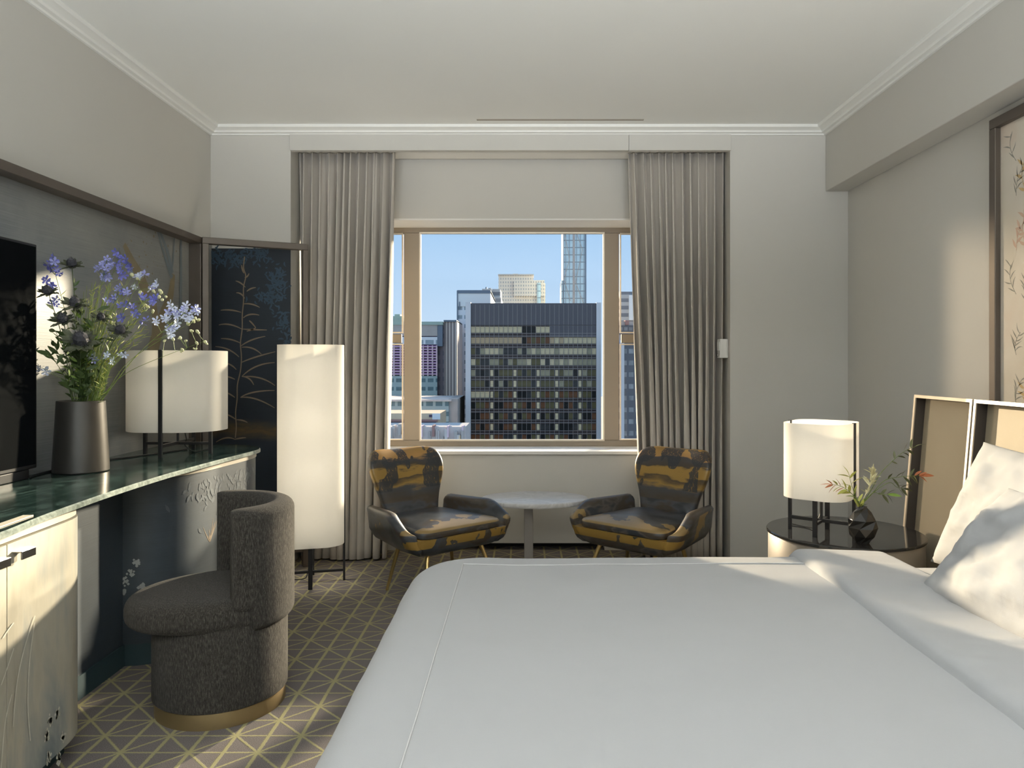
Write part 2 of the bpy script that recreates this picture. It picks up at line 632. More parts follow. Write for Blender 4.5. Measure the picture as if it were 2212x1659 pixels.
def landscape(name, off):
    # printed willow-and-hills landscape: mustard ground, slate trees, dark banks
    t = NT(name)
    MUS, MUS2 = (0.27, 0.165, 0.040), (0.36, 0.20, 0.065)
    SL, BR, GY = (0.028, 0.032, 0.038), (0.055, 0.042, 0.030), (0.11, 0.12, 0.135)
    vec = t.coords((1, 1, 1), off)
    s = t.sep(t.co.outputs['Object'])
    z = s[2]
    wav = t.noise(t.coords((2.4, 2.4, 9.0), off), 2.4, 4, 0.5)
    zz = t.math('ADD', z, t.math('MULTIPLY', t.math('SUBTRACT', wav, 0.5), 0.11))
    zr = t.math('DIVIDE', zz, 0.8)
    seat = t.noise(t.coords((2.6, 2.6, 6), off), 1.7, 3, 0.5)
    base = t.ramp(zr, [(0.0, SL), (0.385, BR), (0.40, MUS), (0.435, SL), (0.47, GY), (0.56, BR), (0.63, (0.05, 0.055, 0.06)), (0.655, MUS), (0.70, BR), (0.712, MUS), (0.765, MUS), (0.775, BR), (0.825, (0.05, 0.05, 0.052)), (0.835, MUS2), (0.93, MUS), (0.97, BR)], 'LINEAR')
    # seat and rail patches of plain mustard against slate
    low = t.math('LESS_THAN', z, 0.44)
    patch = t.ramp(seat, [(0.36, SL), (0.46, (0.06, 0.065, 0.073)), (0.54, BR), (0.60, (0.05, 0.045, 0.04)), (0.64, (0.09, 0.08, 0.07)), (0.70, SL)])
    c = t.mix(low, base, patch)
    nb = t.noise(t.coords((5, 5, 3), off), 1.6, 3, 0.5)
    rail = t.math('MULTIPLY', t.math('GREATER_THAN', z, 0.292), t.math('LESS_THAN', z, 0.336))
    rail = t.math('MULTIPLY', rail, t.math('GREATER_THAN', nb, 0.47))
    rail = t.math('MULTIPLY', rail, t.math('GREATER_THAN', s[1], 0.2))
    c = t.mix(rail, c, MUS)
    lip = t.math('MULTIPLY', t.math('GREATER_THAN', t.math('ADD', s[1], t.math('MULTIPLY', t.math('SUBTRACT', nb, 0.5), 0.5)), 0.19), t.math('MULTIPLY', t.math('GREATER_THAN', z, 0.366), t.math('LESS_THAN', z, 0.405)))
    c = t.mix(t.math('MULTIPLY', lip, 0.8), c, (0.27, 0.18, 0.065))
    side = t.math('MULTIPLY', t.math('GREATER_THAN', t.math('ABSOLUTE', s[0]), 0.29), t.math('MULTIPLY', t.math('GREATER_THAN', nb, 0.50), t.math('LESS_THAN', s[1], 0.08)))
    side = t.math('MULTIPLY', side, t.math('LESS_THAN', z, 0.43))
    c = t.mix(side, c, MUS)
    # trees: clumped fine strokes hanging over the sky
    tr = t.noise(t.coords((6, 6, 3), off), 1.5, 2, 0.5)
    fine = t.noise(t.coords((46, 46, 9), off), 3, 4, 0.7, 0.8)
    tm = t.math('MULTIPLY', t.math('GREATER_THAN', tr, 0.50), t.math('GREATER_THAN', fine, 0.40))
    tm = t.math('MULTIPLY', tm, t.math('GREATER_THAN', z, 0.50))
    c = t.mix(t.math('MULTIPLY', tm, 0.92), c, SL)
    t.bump(fine, 0.05, 0.001)
    return t.done(c, 0.36, spec=0.38)


MT['print_a'] = landscape('landscape_print_upholstery', (0.05, 0.02, 0.0))
MT['print_b'] = landscape('landscape_print_upholstery_dusk', (1.35, 0.7, 0.0))


def art_mat():
    t = NT('ivory_botanical_paper')
    a = t.noise(t.coords((1, 1, 1)), 3, 3)
    c = t.ramp(a, [(0.35, (0.62, 0.56, 0.46)), (0.55, (0.68, 0.62, 0.53)), (0.7, (0.66, 0.54, 0.44))])
    return t.done(c, 0.7)


MT['art'] = art_mat()
MT['ink_grey'] = simple('grey_ink', (0.27, 0.26, 0.22), 0.7)
MT['ink_ochre'] = simple('ochre_ink', (0.56, 0.40, 0.20), 0.7)
MT['ink_rose'] = simple('rose_ink', (0.58, 0.40, 0.30), 0.7)
MT['ink_gold'] = simple('gold_line_print', (0.22, 0.165, 0.11), 0.55)
MT['ink_blue'] = simple('blue_leaf_print', (0.028, 0.058, 0.095), 0.55, var=0.4, scale=14)
MT['ink_slate'] = simple('slate_leaf_print', (0.07, 0.085, 0.10), 0.5, var=0.3, scale=10)
MT['ink_white'] = simple('white_blossom_print', (0.40, 0.42, 0.42), 0.6, var=0.2, scale=40)
MT['ink_blossom'] = simple('ivory_blossom_print', (0.62, 0.60, 0.52), 0.6, var=0.2, scale=60)
MT['ink_bark'] = simple('ochre_bark_print', (0.20, 0.165, 0.10), 0.5, var=0.3, scale=16)
MT['ink_birch'] = simple('grey_birch_print', (0.15, 0.18, 0.20), 0.5, var=0.2, scale=16)

# ------------------------------------------------------------------ room shell
XL, XR, YB, ZC, YR = -1.873, 1.93, 4.42, 2.605, -2.85     # left, right, back wall face, ceiling, rear wall
AX0, AX1, YA = -1.395, 1.227, 4.76                           # window alcove: sides and back
PZ = 2.468                                                  # underside of pelmet


def struct(name, mb, mat, smooth=None, parent=None):
    o = mb.build(name, mat, parent, smooth)
    if parent is None:
        o['kind'] = 'structure'
    return o


struct('floor', MB().box(XL - 0.1, XR + 0.1, YR - 0.1, YA + 0.25, -0.12, 0.0), MT['carpet'])
struct('ceiling', MB().box(XL - 0.1, XR + 0.1, YR - 0.1, YA + 0.4, ZC, ZC + 0.15), MT['ceiling'])
struct('wall_left', MB().box(XL - 0.15, XL, YR - 0.1, YA + 0.4, 0, ZC), MT['wall'])
struct('wall_right', MB().box(XR, XR + 0.15, YR - 0.1, YA + 0.4, 0, ZC), MT['wall'])
m = MB()
m.box(XL, AX0, YB, YA + 0.35, 0, ZC)
m.box(AX1, XR, YB, YA + 0.35, 0, ZC)
wb = struct('wall_back', m, MT['wall'])
BX0 = 1.795
struct('ceiling_beam', MB().bbox(BX0, XR - 0.001, YR, YB - 0.001, 2.225, ZC, 0.004), MT['wall'])
# window wall inside the alcove
WX0, WX1, WZ0, WZ1 = -1.33, 1.02, 0.637, 2.131
m = MB()
m.box(AX0, AX1, YA, YA + 0.35, WZ1, ZC)
m.box(AX0, WX0, YA, YA + 0.35, 0.0, WZ1)
m.box(WX1, AX1, YA, YA + 0.35, 0.0, WZ1)
m.box(WX0, WX1, YA, YA + 0.35, 0.045, WZ0 - 0.02)
m.box(0.515, WX1, YA, YA + 0.35, 0.0, 0.045)
m.box(WX0, -0.80, YA, YA + 0.35, 0.0, 0.045)
struct('wall_window', m, MT['wall'])
struct('trim_toe_slot', MB().box(-0.80, 0.515, YA + 0.10, YA + 0.14, 0, 0.045), MT['darkslot'])
# rear wall; its window is made up to hold the rear fill light
m = MB()
m.box(XL, XR, YR - 0.1, YR, 0, 0.45)
m.box(XL, XR, YR - 0.1, YR, 2.45, ZC)
m.box(XL, -1.35, YR - 0.1, YR, 0.45, 2.45)
m.box(1.35, XR, YR - 0.1, YR, 0.45, 2.45)
struct('wall_rear', m, MT['wall'])
m = MB()
for (a, b, c, d) in ((-1.35, 1.35, 0.45, 0.51), (-1.35, 1.35, 2.39, 2.45), (-1.35, -1.29, 0.45, 2.45), (1.29, 1.35, 0.45, 2.45), (-0.03, 0.03, 0.45, 2.45)):
    m.box(a, b, YR - 0.06, YR, c, d)
w2 = struct('added_rear_window', m, MT['white'])
struct('pane', MB().box(-1.29, 1.29, YR - 0.04, YR - 0.035, 0.51, 2.39), MT['glass'], parent=w2)

# crown moulding: one profile swept along left wall, back wall, beam face
prof = [(0.000, 0.000), (0.000, -0.046), (0.012, -0.046), (0.016, -0.038), (0.034, -0.036), (0.038, -0.026), (0.052, -0.020), (0.070, -0.016), (0.074, -0.008), (0.074, 0.0)]
path = [(XL, YR), (XL, YB), (BX0, YB), (BX0, YR)]
norms = [(1, 0), (1, -1), (-1, -1), (-1, 0)]
for i, nm in enumerate(('trim_crown_left', 'trim_crown_back', 'trim_crown_right')):
    rings = []
    for k in (i, i + 1):
        rings.append([(path[k][0] + norms[k][0] * o, path[k][1] + norms[k][1] * o, ZC + z) for o, z in prof])
    struct(nm, MB().loft(rings), MT['crown'], smooth=30)
# pelmet over the curtains: two boards with a hairline joint
m = MB()
jx = 0.6215
m.bbox(AX0 - 0.003, jx - 0.0008, YB - 0.014, YB + 0.03, PZ, ZC - 0.03, 0.002)
m.bbox(jx + 0.0008, AX1 + 0.003, YB - 0.014, YB + 0.03, PZ, ZC - 0.03, 0.002)
struct('trim_pelmet', m, MT['wall'])
struct('trim_curtain_track', MB().box(AX0, AX1, YB + 0.03, YB + 0.30, PZ + 0.035, PZ + 0.06), MT['white'])
m = MB()
m.box(P(1030, 0, 4.28).x, P(1390, 0, 4.28).x, 4.262, 4.268, ZC - 0.0015, ZC + 0.01)
m.box(P(1030, 0, 4.28).x, P(1390, 0, 4.28).x, 4.276, 4.282, ZC - 0.0015, ZC + 0.01)
struct('trim_air_slot', m, MT['windowframe'])
# sill and header reveal
struct('trim_sill', MB().bbox(WX0 - 0.03, WX1 + 0.03, YA - 0.02, 5.10, WZ0 - 0.022, WZ0, 0.004), MT['white'])
struct('trim_window_head', MB().box(WX0, WX1, YA + 0.002, 5.10, WZ1 - 0.010, WZ1 + 0.01), MT['white'])

# main window: frame, mullions, sash rails, panes
win = empty('window_1', (0, 5.05, 0))
win['kind'] = 'structure'
YW = 0.0
S = 5.05 / FOC
gx = lambda px: (px - VX) * S
gz = lambda py: EYE - (py - VY) * S
def wbar(name, x0, x1, z0, z1, dy=0.02, mat='windowframe'):
    return MB().bbox(x0, x1, -dy, 0.02, z0, z1, 0.003).build(name, MT[mat], win)
wbar('frame_head', WX0, WX1, gz(505), WZ1)
wbar('frame_foot', WX0, WX1, WZ0, gz(950))
wbar('mullion', gx(874), gx(908), gz(950), gz(505), 0.028)
wbar('mullion', gx(1304), gx(1336), gz(950), gz(505), 0.028)
for x0, x1 in ((WX0, -1.27), (0.96, WX1)):
    wbar('jamb', x0, x1, gz(950), gz(505))
for x0, x1 in ((-1.27, gx(868)), (gx(1342), 0.96)):
    wbar('sash_rail', x0, x1, gz(741), gz(722), 0.018)
    for z0, z1 in ((gz(722), gz(505)), (gz(950), gz(741))):
        MB().box(x0, x1, 0.012, 0.018, z0, z1).build('pane', MT['glass'], win)
MB().box(gx(908), gx(1304), 0.012, 0.018, gz(950), gz(505)).build('pane', MT['glass'], win)
# thin bright glazing beads round each light
def beads(x0, x1, z0, z1, t=0.010):
    m = MB()
    m.box(x0, x0 + t, -0.030, 0.0, z0, z1)
    m.box(x1 - t, x1, -0.030, 0.0, z0, z1)
    m.box(x0 + t, x1 - t, -0.030, 0.0, z0, z0 + t)
    m.box(x0 + t, x1 - t, -0.030, 0.0, z1 - t, z1)
    m.build('glazing_bead', MT['champagne'], win)
beads(gx(907), gx(1305), gz(952), gz(503))
beads(-1.27, gx(872), gz(720), gz(505), 0.008)
beads(-1.27, gx(872), gz(950), gz(743), 0.008)
beads(gx(1338), 0.96, gz(720), gz(505), 0.008)
beads(gx(1338), 0.96, gz(950), gz(743), 0.008)

# console added under the ceiling fill lamp, unseen behind the camera
cf = empty('fill_light_console', (0.0, -2.25, 0.0), 0, 'added white console under the unseen ceiling fill lamp behind the camera', 'console')
m = MB()
m.bbox(-1.5, 1.5, -0.30, 0.30, 0.0, 0.70, 0.004)
m.box(-1.5, 1.5, 0.28, 0.30, 0.70, 0.78)
m.build('cabinet', MT['white'], cf)

# ------------------------------------------------------------------ curtains
def curtain(name, x0t, x1t, x0b, x1b, label, seed, nf, lead=0):
    rr = random.Random(seed)
    # irregular pleat positions
    edges = [0.0]
    while len(edges) < nf:
        edges.append(edges[-1] + rr.uniform(0.7, 1.3))
    tot = edges[-1]
    amps = [rr.uniform(0.65, 1.2) for _ in edges]
    YC = 4.565

    def fn(u, v):
        z = 0.012 + (PZ + 0.03 - 0.012) * v
        q = 1 - v
        xa = x0b + (x0t - x0b) * v
        xb = x1b + (x1t - x1b) * v
        a = u * tot
        k = 0
        while k < len(edges) - 2 and edges[k + 1] < a:
            k += 1
        ph = (a - edges[k]) / (edges[k + 1] - edges[k])
        am = amps[k] * (0.030 + 0.042 * min(1, q * 2.0))
        w = math.sin(2 * PI * ph + 0.25 * math.sin(6 * q + k))
        w = math.copysign(abs(w) ** 0.8, w)
        y = YC + am * w + 0.012 * math.sin(u * 5 + q * 2)
        x = xa + (xb - xa) * u + 0.013 * math.sin(4 * PI * ph + q * 3) * (0.4 + q) * math.sin(PI * u) ** 0.3
        return (x, y, z)
    o = MB().grid(fn, nf * 18, 26).build(name, MT['curtain'], None, 180, fix=False)
    s = o.modifiers.new('cloth', 'SOLIDIFY')
    s.thickness = 0.004
    tag(o, label, 'curtain', 'window curtains')
    return o


curtain('curtain', -1.385, -0.792, -1.375, -0.845, 'greige pleated floor-length curtain left of the window, behind the floor lamp', 3, 13)
curtain('curtain', 0.641, 1.222, 0.730, 1.200, 'greige pleated floor-length curtain right of the window, behind the armchair', 8, 13)
tb = empty('wall_control', (AX1 - 0.001, 4.50, P(0, 754, 4.5).z), 0, 'small white wall control box beside the right curtain', 'wall control')
MB().bbox(-0.05, 0, -0.045, 0.02, -0.055, 0.06, 0.004).build('housing', MT['white'], tb)
MB().bbox(-0.054, -0.049, -0.035, 0.01, -0.01, 0.045, 0.002).build('face_plate', MT['crown'], tb)
MB().bbox(-0.058, -0.052, -0.02, -0.005, -0.045, -0.03, 0.002).build('button', MT['steel'], tb)

# ------------------------------------------------------------------ painted mural on the left and back walls
ZM = 1.885
mural = empty('wall_mural', (XL, 3.0, 0), 0, 'slate blue painted silk mural with birch trunks behind the desk', 'mural')
MO = Vector((XL, 3.0, 0))
MB().box(0.001, 0.008, -2.6, YB - 3.0 - 0.002, 0.0, ZM + 0.03).build('silk_panel', MT['mural_left'], mural)


def onleft(px, py, off=0.0095):
    X = XL + off
    d = X * FOC / (px - VX)
    return P(px, py, d) - MO


def prints_left(name, mat, strokes):
    m = MB()
    for k_, (pts, w) in enumerate(strokes):
        pp = smoothpath([onleft(*p, 0.0085 + 0.0004 * k_ + (0.0015 if mat == 'ink_birch' else 0)) for p in pts], 5)
        n = len(pp)
        ww = [w[0] + (w[1] - w[0]) * i / (n - 1) for i in range(n)]
        m.ribbon(pp, ww, (1, 0, 0))
    o = m.build(name, MT[mat], mural, fix=False)
    o['kind'] = 'stuff'
    return o


prints_left('trunk_print', 'ink_bark', [([(268, 528), (286, 566), (304, 600), (318, 640)], (0.03, 0.09)), ([(374, 592), (368, 640), (350, 690), (330, 760), (322, 830)], (0.04, 0.13)), ([(330, 640), (336, 700), (332, 760)], (0.05, 0.08))])
prints_left('branch_print', 'ink_birch', [([(340, 498), (352, 540), (366, 585), (372, 600)], (0.012, 0.03)), ([(345, 500), (362, 545), (372, 590)], (0.02, 0.035)), ([(377, 512), (374, 560), (370, 590)], (0.01, 0.02)), ([(391, 515), (391, 600), (390, 700)], (0.02, 0.03)), ([(258, 535), (255, 556), (256, 570)], (0.006, 0.004))])
m = MB()
for i in range(46):
    x, y = RND.gauss(312, 36), RND.gauss(545, 42)
    if not (230 < x < 390 and 490 < y < 680):
        continue
    c = onleft(x, y)
    r = RND.uniform(0.003, 0.009)
    m.add([c + Vector((0, r * math.cos(a), r * math.sin(a))) for a in (0.3, 1.8, 3.1, 4.6)], [(0, 1, 2, 3)])
o = m.build('blossom_print', MT['ink_bark'], mural, fix=False)
o['kind'] = 'stuff'

# bronze frame round the left mural
mf = empty('mural_frame', (XL, 3.0, 0), 0, 'bronze box frame running round the slate mural on the left wall', 'frame')
MB().bbox(0.006, 0.075, -2.6, 1.165, 1.868, 1.904, 0.003).build('top_rail', MT['bronze'], mf)
MB().bbox(0.006, 0.075, 1.115, 1.165, 0.0, 1.868, 0.003).build('stile', MT['bronze'], mf)

# dark mural on the back wall beside the alcove
bmu = empty('wall_mural', (-1.63, YB, 0), 0, 'midnight blue mural with a gold line-drawn plant on the back wall', 'mural')
MB().box(XL + 1.63 + 0.009, AX0 + 1.63, -0.008, -0.001, 0.0, ZM).build('silk_panel', MT['mural_dark'], bmu)
BO = Vector((-1.63, YB, 0))


def onback(zx, zy, off=0.0110):
    p = P(420 + zx / 3.319, 500 + zy / 3.319, YB - off)
    return p - BO


m = MB()
stem = [(360, 180), (352, 260), (368, 320), (352, 400), (352, 500), (343, 600), (342, 700), (330, 800), (337, 900), (330, 1000), (308, 1100), (306, 1200), (295, 1300), (300, 1400), (293, 1480)]
m.ribbon(smoothpath([onback(*p) for p in stem], 4), 0.0065, (0, -1, 0))
lv = [((365, 400), (330, 360), (295, 355)), ((375, 430), (400, 405), (440, 402)), ((360, 480), (335, 435), (300, 440)), ((350, 520), (410, 510), (468, 545)), ((335, 580), (260, 555), (188, 565)), ((350, 620), (390, 580), (465, 600)), ((340, 700), (250, 650), (175, 670)), ((345, 700), (420, 705), (520, 706)), ((335, 820), (400, 770), (508, 752)), ((330, 800), (260, 765), (190, 768)), ((340, 830), (420, 820), (480, 880)), ((320, 900), (250, 830), (150, 825)), ((335, 940), (420, 900), (580, 862)), ((300, 990), (265, 950), (225, 945)), ((340, 1040), (430, 945), (575, 940)), ((340, 1040), (400, 1040), (425, 1100)), ((350, 1040), (480, 1030), (578, 1105)), ((290, 1060), (250, 1040), (215, 1038)), ((330, 1190), (400, 1140), (575, 1140)), ((330, 1190), (430, 1175), (575, 1265)), ((290, 1190), (250, 1160), (215, 1150)), ((300, 1350), (260, 1320), (215, 1305)), ((300, 1350), (350, 1350), (380, 1370)), ((290, 1490), (230, 1460), (155, 1510)), ((290, 1490), (330, 1480), (370, 1478)), ((355, 300), (340, 270), (338, 240)), ((360, 330), (380, 330), (392, 300)), ((440, 690), (400, 640), (392, 640)), ((440, 690), (420, 705), (375, 715))]
for a, b, c in lv:
    n = 9
    m.ribbon(bez(onback(*a), onback(*b), onback(*c), n), [0.003 + 0.006 * math.sin(PI * (i + 0.6) / (n + 1)) for i in range(n + 1)], (0, -1, 0))
o = m.build('plant_print', MT['ink_gold'], bmu, fix=False)
o['kind'] = 'stuff'
m = MB()
for (cx, cy, sx, sy, n) in ((160, 165, 90, 40, 40), (300, 190, 130, 55, 70), (470, 165, 90, 40, 40), (600, 330, 85, 80, 70), (560, 450, 100, 80, 80), (640, 640, 50, 90, 40), (110, 200, 40, 40, 16), (660, 780, 30, 60, 18)):
    for i in range(n):
        x, y = RND.gauss(cx, sx * 0.55), RND.gauss(cy, sy * 0.55)
        if not (70 < x < 690 and 125 < y < 900):
            continue
        a = RND.uniform(0, 2 * PI)
        L = RND.uniform(12, 30)
        b = a + RND.uniform(0.6, 1.4) * RND.choice((-1, 1))
        p1 = (x + L * math.cos(a), y + L * math.sin(a))
        p2 = (x + L * math.cos(a) + L * 0.8 * math.cos(b), y + L * math.sin(a) + L * 0.8 * math.sin(b))
        m.ribbon([onback(min(694, q[0]), q[1], 0.0083 + 0.00006 * (i % 30)) for q in [(v.x, v.y) for v in bez((x, y, 0), (*p1, 0), (*p2, 0), 5)]], [0.004, 0.009, 0.010, 0.008, 0.006, 0.003], (0, -1, 0))
o = m.build('leaf_print', MT['ink_blue'], bmu, fix=False)
o['kind'] = 'stuff'

# open bronze frame standing at an angle from the mural corner towards the window
fa, fb = Vector((-1.800, 4.135, 0)), Vector((-1.283, 4.385, 0))
of = empty('screen_frame', (fa.x, fa.y, 0), math.atan2(fb.y - fa.y, fb.x - fa.x), 'open bronze screen frame angled in front of the midnight mural', 'screen frame')
LW = (fb - fa).length
MB().bbox(0, LW, -0.02, 0.03, 1.868, 1.904, 0.003).build('top_rail', MT['bronze'], of)
MB().bbox(0, 0.034, -0.02, 0.03, 0.0, 1.868, 0.003).build('stile', MT['bronze'], of)
MB().bbox(LW - 0.030, LW, -0.02, 0.03, 0.0, 1.868, 0.003).build('stile', MT['bronze'], of)
MB().bbox(0.034, LW - 0.030, -0.015, 0.025, 0.09, 0.13, 0.003).build('lower_rail', MT['bronze'], of)

# ------------------------------------------------------------------ desk
ZD = 0.78
desk = empty('desk', (-1.6, 2.4, 0), 0, 'long dark green marble-topped desk with rounded ends along the left wall', 'desk')
DO = Vector((-1.6, 2.4, 0))
front = [(-1.24, 0.75), (-1.265, 1.2), (-1.285, 1.55), (-1.300, 1.84), (-1.328, 2.04), (-1.343, 2.22), (-1.356, 2.45), (-1.358, 2.75), (-1.349, 2.96), (-1.328, 3.25), (-1.306, 3.45), (-1.297, 3.59), (-1.312, 3.68), (-1.36, 3.76), (-1.44, 3.82), (-1.55, 3.85), (-1.70, 3.86)]
fp = [Vector((x, y, 0)) for x, y in front]
fp = smoothpath(fp, 4)
back = [Vector((XL + 0.012, 3.86, 0)), Vector((XL + 0.012, 0.75, 0))]
outl = [(v - DO) for v in fp + back]
def slab(z0, z1, shrink=0.0):
    m = MB()
    n = len(outl)
    ch = 0.004
    rings = []
    for z, s in ((z0, 0.0), (z1 - ch, 0.0), (z1, ch)):
        ring = []
        for i, p in enumerate(outl):
            if s and i < len(fp):
                t = (outl[min(i + 1, len(fp) - 1)] - outl[max(i - 1, 0)]).normalized()
                q = p + Vector((-t.y, t.x, 0)) * s
            else:
                q = p
            ring.append((q.x, q.y, z))
        rings.append(ring)
    return m.loft(rings)
MB_top = slab(ZD - 0.017, ZD)
MB_top.mi = [1 if len(f) == 4 else 0 for f in MB_top.f]
MB_top.build('marble_top', [MT['greenmarble'], MT['marbleedge']], desk)
# near cabinet with rounded far corner
def cabplan(ins):
    pts = [(-1.262 - ins, 0.78), (-1.290 - ins, 1.30), (-1.318 - ins, 1.75), (-1.333 - ins, 1.95), (-1.343 - ins, 2.12), (-1.352 - ins, 2.22), (-1.378 - ins * 0.7, 2.285), (-1.43, 2.322 - ins), (-1.51, 2.335 - ins), (-1.60, 2.337 - ins)]
    return smoothpath([Vector((x, y, 0)) - DO for x, y in pts], 6)
def wallstrip(pl, z0, z1, thick=None, close=None):
    m = MB()
    rings = [[(p.x, p.y, z0) for p in pl], [(p.x, p.y, z1) for p in pl]]
    if close:
        rings = [r + [(c[0], c[1], z) for c in close] for r, z in zip(rings, (z0, z1))]
        return m.loft(rings)
    # thin curved board
    inner = []
    for i, p in enumerate(pl):
        t = (pl[min(i + 1, len(pl) - 1)] - pl[max(i - 1, 0)]).normalized()
        inner.append(p + Vector((-t.y, t.x, 0)) * thick)
    ring0 = [(p.x, p.y, z0) for p in pl] + [(p.x, p.y, z0) for p in reversed(inner)]
    ring1 = [(p.x, p.y, z1) for p in pl] + [(p.x, p.y, z1) for p in reversed(inner)]
    return m.loft([ring0, ring1])
cb = (XL + 0.02 - DO.x, 0)
cl = [(XL + 0.02 - DO.x, 2.31 - DO.y), (XL + 0.02 - DO.x, 0.78 - DO.y)]
wallstrip(cabplan(0.022), 0.06, ZD - 0.017, close=cl).build('cabinet_body', MT['mural_navy'], desk, 40)
wallstrip(cabplan(0.008), ZD - 0.042, ZD - 0.017, close=cl).build('frieze', MT['plaster_cream'], desk, 40, label='pale frieze under the marble edge')
wallstrip(cabplan(0.06), 0.0, 0.06, close=cl).build('toe_kick', MT['kick'], desk, 40)
pl = cabplan(0.002)
def cut(pl, y0, y1):
    return [p for p in pl if y0 <= p.y + DO.y <= y1]
fine = []
for i in range(len(pl) - 1):
    for k in range(6):
        fine.append(pl[i].lerp(pl[i + 1], k / 6))
fine.append(pl[-1])
doors = []
for k, (y0, y1) in enumerate(((1.42, 1.904), (1.908, 2.336), (0.93, 1.416))):
    seg = cut(fine, y0, y1)
    dr = wallstrip(seg, 0.075, ZD - 0.047, thick=0.019).build('door', MT['door'], desk, 40)
    doors.append((dr, seg))
    if k == 2:
        continue
    # chrome tab handle bent over the top of the door
    yh = (y1 - 0.055) if k == 0 else (y0 + 0.045)
    near = min(fine, key=lambda p: abs(p.y + DO.y - yh))
    hx = near.x
    hy = near.y
    h = MB()
    h.bbox(hx - 0.002, hx + 0.028, hy - 0.028, hy + 0.028, 0.706, 0.710, 0.001)
    h.bbox(hx + 0.024, hx + 0.028, hy - 0.028, hy + 0.028, 0.688, 0.710, 0.001)
    h.build('handle', MT['chrome'], dr, label='chrome tab handle')
    # painted blossom print on the doors
far_seg = doors[1][1]
m = MB()
def ondoor(y, z):
    p = min(fine, key=lambda q: abs(q.y + DO.y - y))
    return Vector((p.x + 0.003, p.y, z))
bl = [(2.018, 0.160), (1.988, 0.130), (1.972, 0.085), (2.03, 0.09), (1.985, 0.105), (2.03, 0.122)]
for (px, py) in ((132, 1540), (114, 1557), (107, 1588), (146, 1592), (111, 1636), (136, 1637)):
    X = -1.333
    d = X * FOC / (px - VX)
    c = P(px, py, d) - DO
    near = min(fine, key=lambda q: abs(q.y - c.y))
    c.x = near.x + 0.0025
    for k in range(26):
        a, r = RND.uniform(0, 2 * PI), RND.uniform(0.001, 0.016)
        q = c + Vector((0, r * 0.7 * math.cos(a), r * 1.3 * math.sin(a)))
        s = RND.uniform(0.002, 0.005)
        m.add([q + Vector((0, s, 0)), q + Vector((0, 0, s * 1.4)), q + Vector((0, -s, 0)), q + Vector((0, 0, -s * 1.4))], [(0, 1, 2, 3)])
m.build('blossom_print', MT['ink_blossom'], doors[1][0], fix=False)['kind'] = 'stuff'
m = MB()
for pts in (((85, 1330), (60, 1400), (42, 1480), (33, 1570)), ((84, 1345), (72, 1430), (68, 1520), (74, 1600)), ((35, 1345), (22, 1360), (9, 1378)), ((35, 1400), (20, 1440), (4, 1480)), ((30, 1500), (14, 1560), (4, 1659))):
    pp = []
    for px, py in pts:
        d = -1.325 * FOC / (px - VX)
        c = P(px, py, d) - DO
        near = min(fine, key=lambda q: abs(q.y - c.y))
        c.x = near.x + 0.0028
        pp.append(c)
    m.ribbon(smoothpath(pp, 5), 0.0035, (1, 0, 0))
m.build('grass_print', MT['ink_blossom'], doors[1][0], fix=False)['kind'] = 'stuff'
# knee-hole back panel
kp = MB()
kp.box(-1.592 - DO.x - 0.02, -1.592 - DO.x, 2.20 - DO.y, 2.94 - DO.y, 0.085, ZD - 0.017)
kp.build('kneehole_panel', MT['mural_navy'], desk)
MB().box(-1.592 - DO.x - 0.02, -1.585 - DO.x, 2.20 - DO.y, 2.94 - DO.y, 0.0, 0.085).build('toe_kick', MT['kick'], desk)
# far pedestal: curved drum wall wrapped in painted silk
ped = [(-1.592, 2.935), (-1.52, 2.945), (-1.445, 2.985), (-1.395, 3.06), (-1.362, 3.18), (-1.338, 3.35), (-1.322, 3.50), (-1.320, 3.60), (-1.345, 3.70), (-1.42, 3.78), (-1.52, 3.815), (-1.66, 3.825)]
pp = smoothpath([Vector((x, y, 0)) - DO for x, y in ped], 6)
pcl = [(XL + 0.02 - DO.x, 3.825 - DO.y), (XL + 0.02 - DO.x, 2.935 - DO.y)]
wallstrip(pp, 0.085, ZD - 0.040, close=pcl).build('pedestal', MT['mural_navy'], desk, 50)
wallstrip([p + Vector((0.004, 0, 0)) for p in pp], ZD - 0.040, ZD - 0.017, close=pcl).build('pedestal_trim', MT['plaster_cream'], desk, 50, label='cream band under the marble edge')
wallstrip([p + Vector((-0.006, 0, 0)) for p in pp], 0.0, 0.085, close=pcl).build('toe_kick', MT['kick'], desk, 50)
# leaf sprays printed on the pedestal
pf = []
for i in range(len(pp) - 1):
    for k in range(5):
        pf.append(pp[i].lerp(pp[i + 1], k / 5))
acc = [0.0]
for i in range(len(pf) - 1):
    acc.append(acc[-1] + (pf[i + 1] - pf[i]).length)
def onped(s, z, off=0.0006):
    i = 0
    while i < len(acc) - 2 and acc[i + 1] < s:
        i += 1
    p = pf[i]
    t = (pf[i + 1] - pf[i]).normalized()
    return Vector((p.x + t.y * off, p.y - t.x * off, z)), Vector((t.y, -t.x, 0))
m = MB()
for k in range(105):
    s = RND.choice((RND.gauss(0.62, 0.06), RND.gauss(0.46, 0.07), RND.gauss(0.74, 0.05), RND.gauss(0.34, 0.06)))
    z = ZD - 0.07 - abs(RND.gauss(0, 0.07))
    a = RND.uniform(-2.6, -0.5)
    L = RND.uniform(0.02, 0.05)
    pts, nn = [], None
    for i in range(5):
        f = i / 4
        q, nn = onped(s + L * f * math.cos(a), z + L * f * math.sin(a), 0.0005 + 0.00002 * (k % 40))
        pts.append(q)
    m.ribbon(pts, [0.002, 0.010, 0.013, 0.009, 0.001], nn)
m.build('leaf_print', MT['ink_slate'], desk, fix=False)['kind'] = 'stuff'
m = MB()
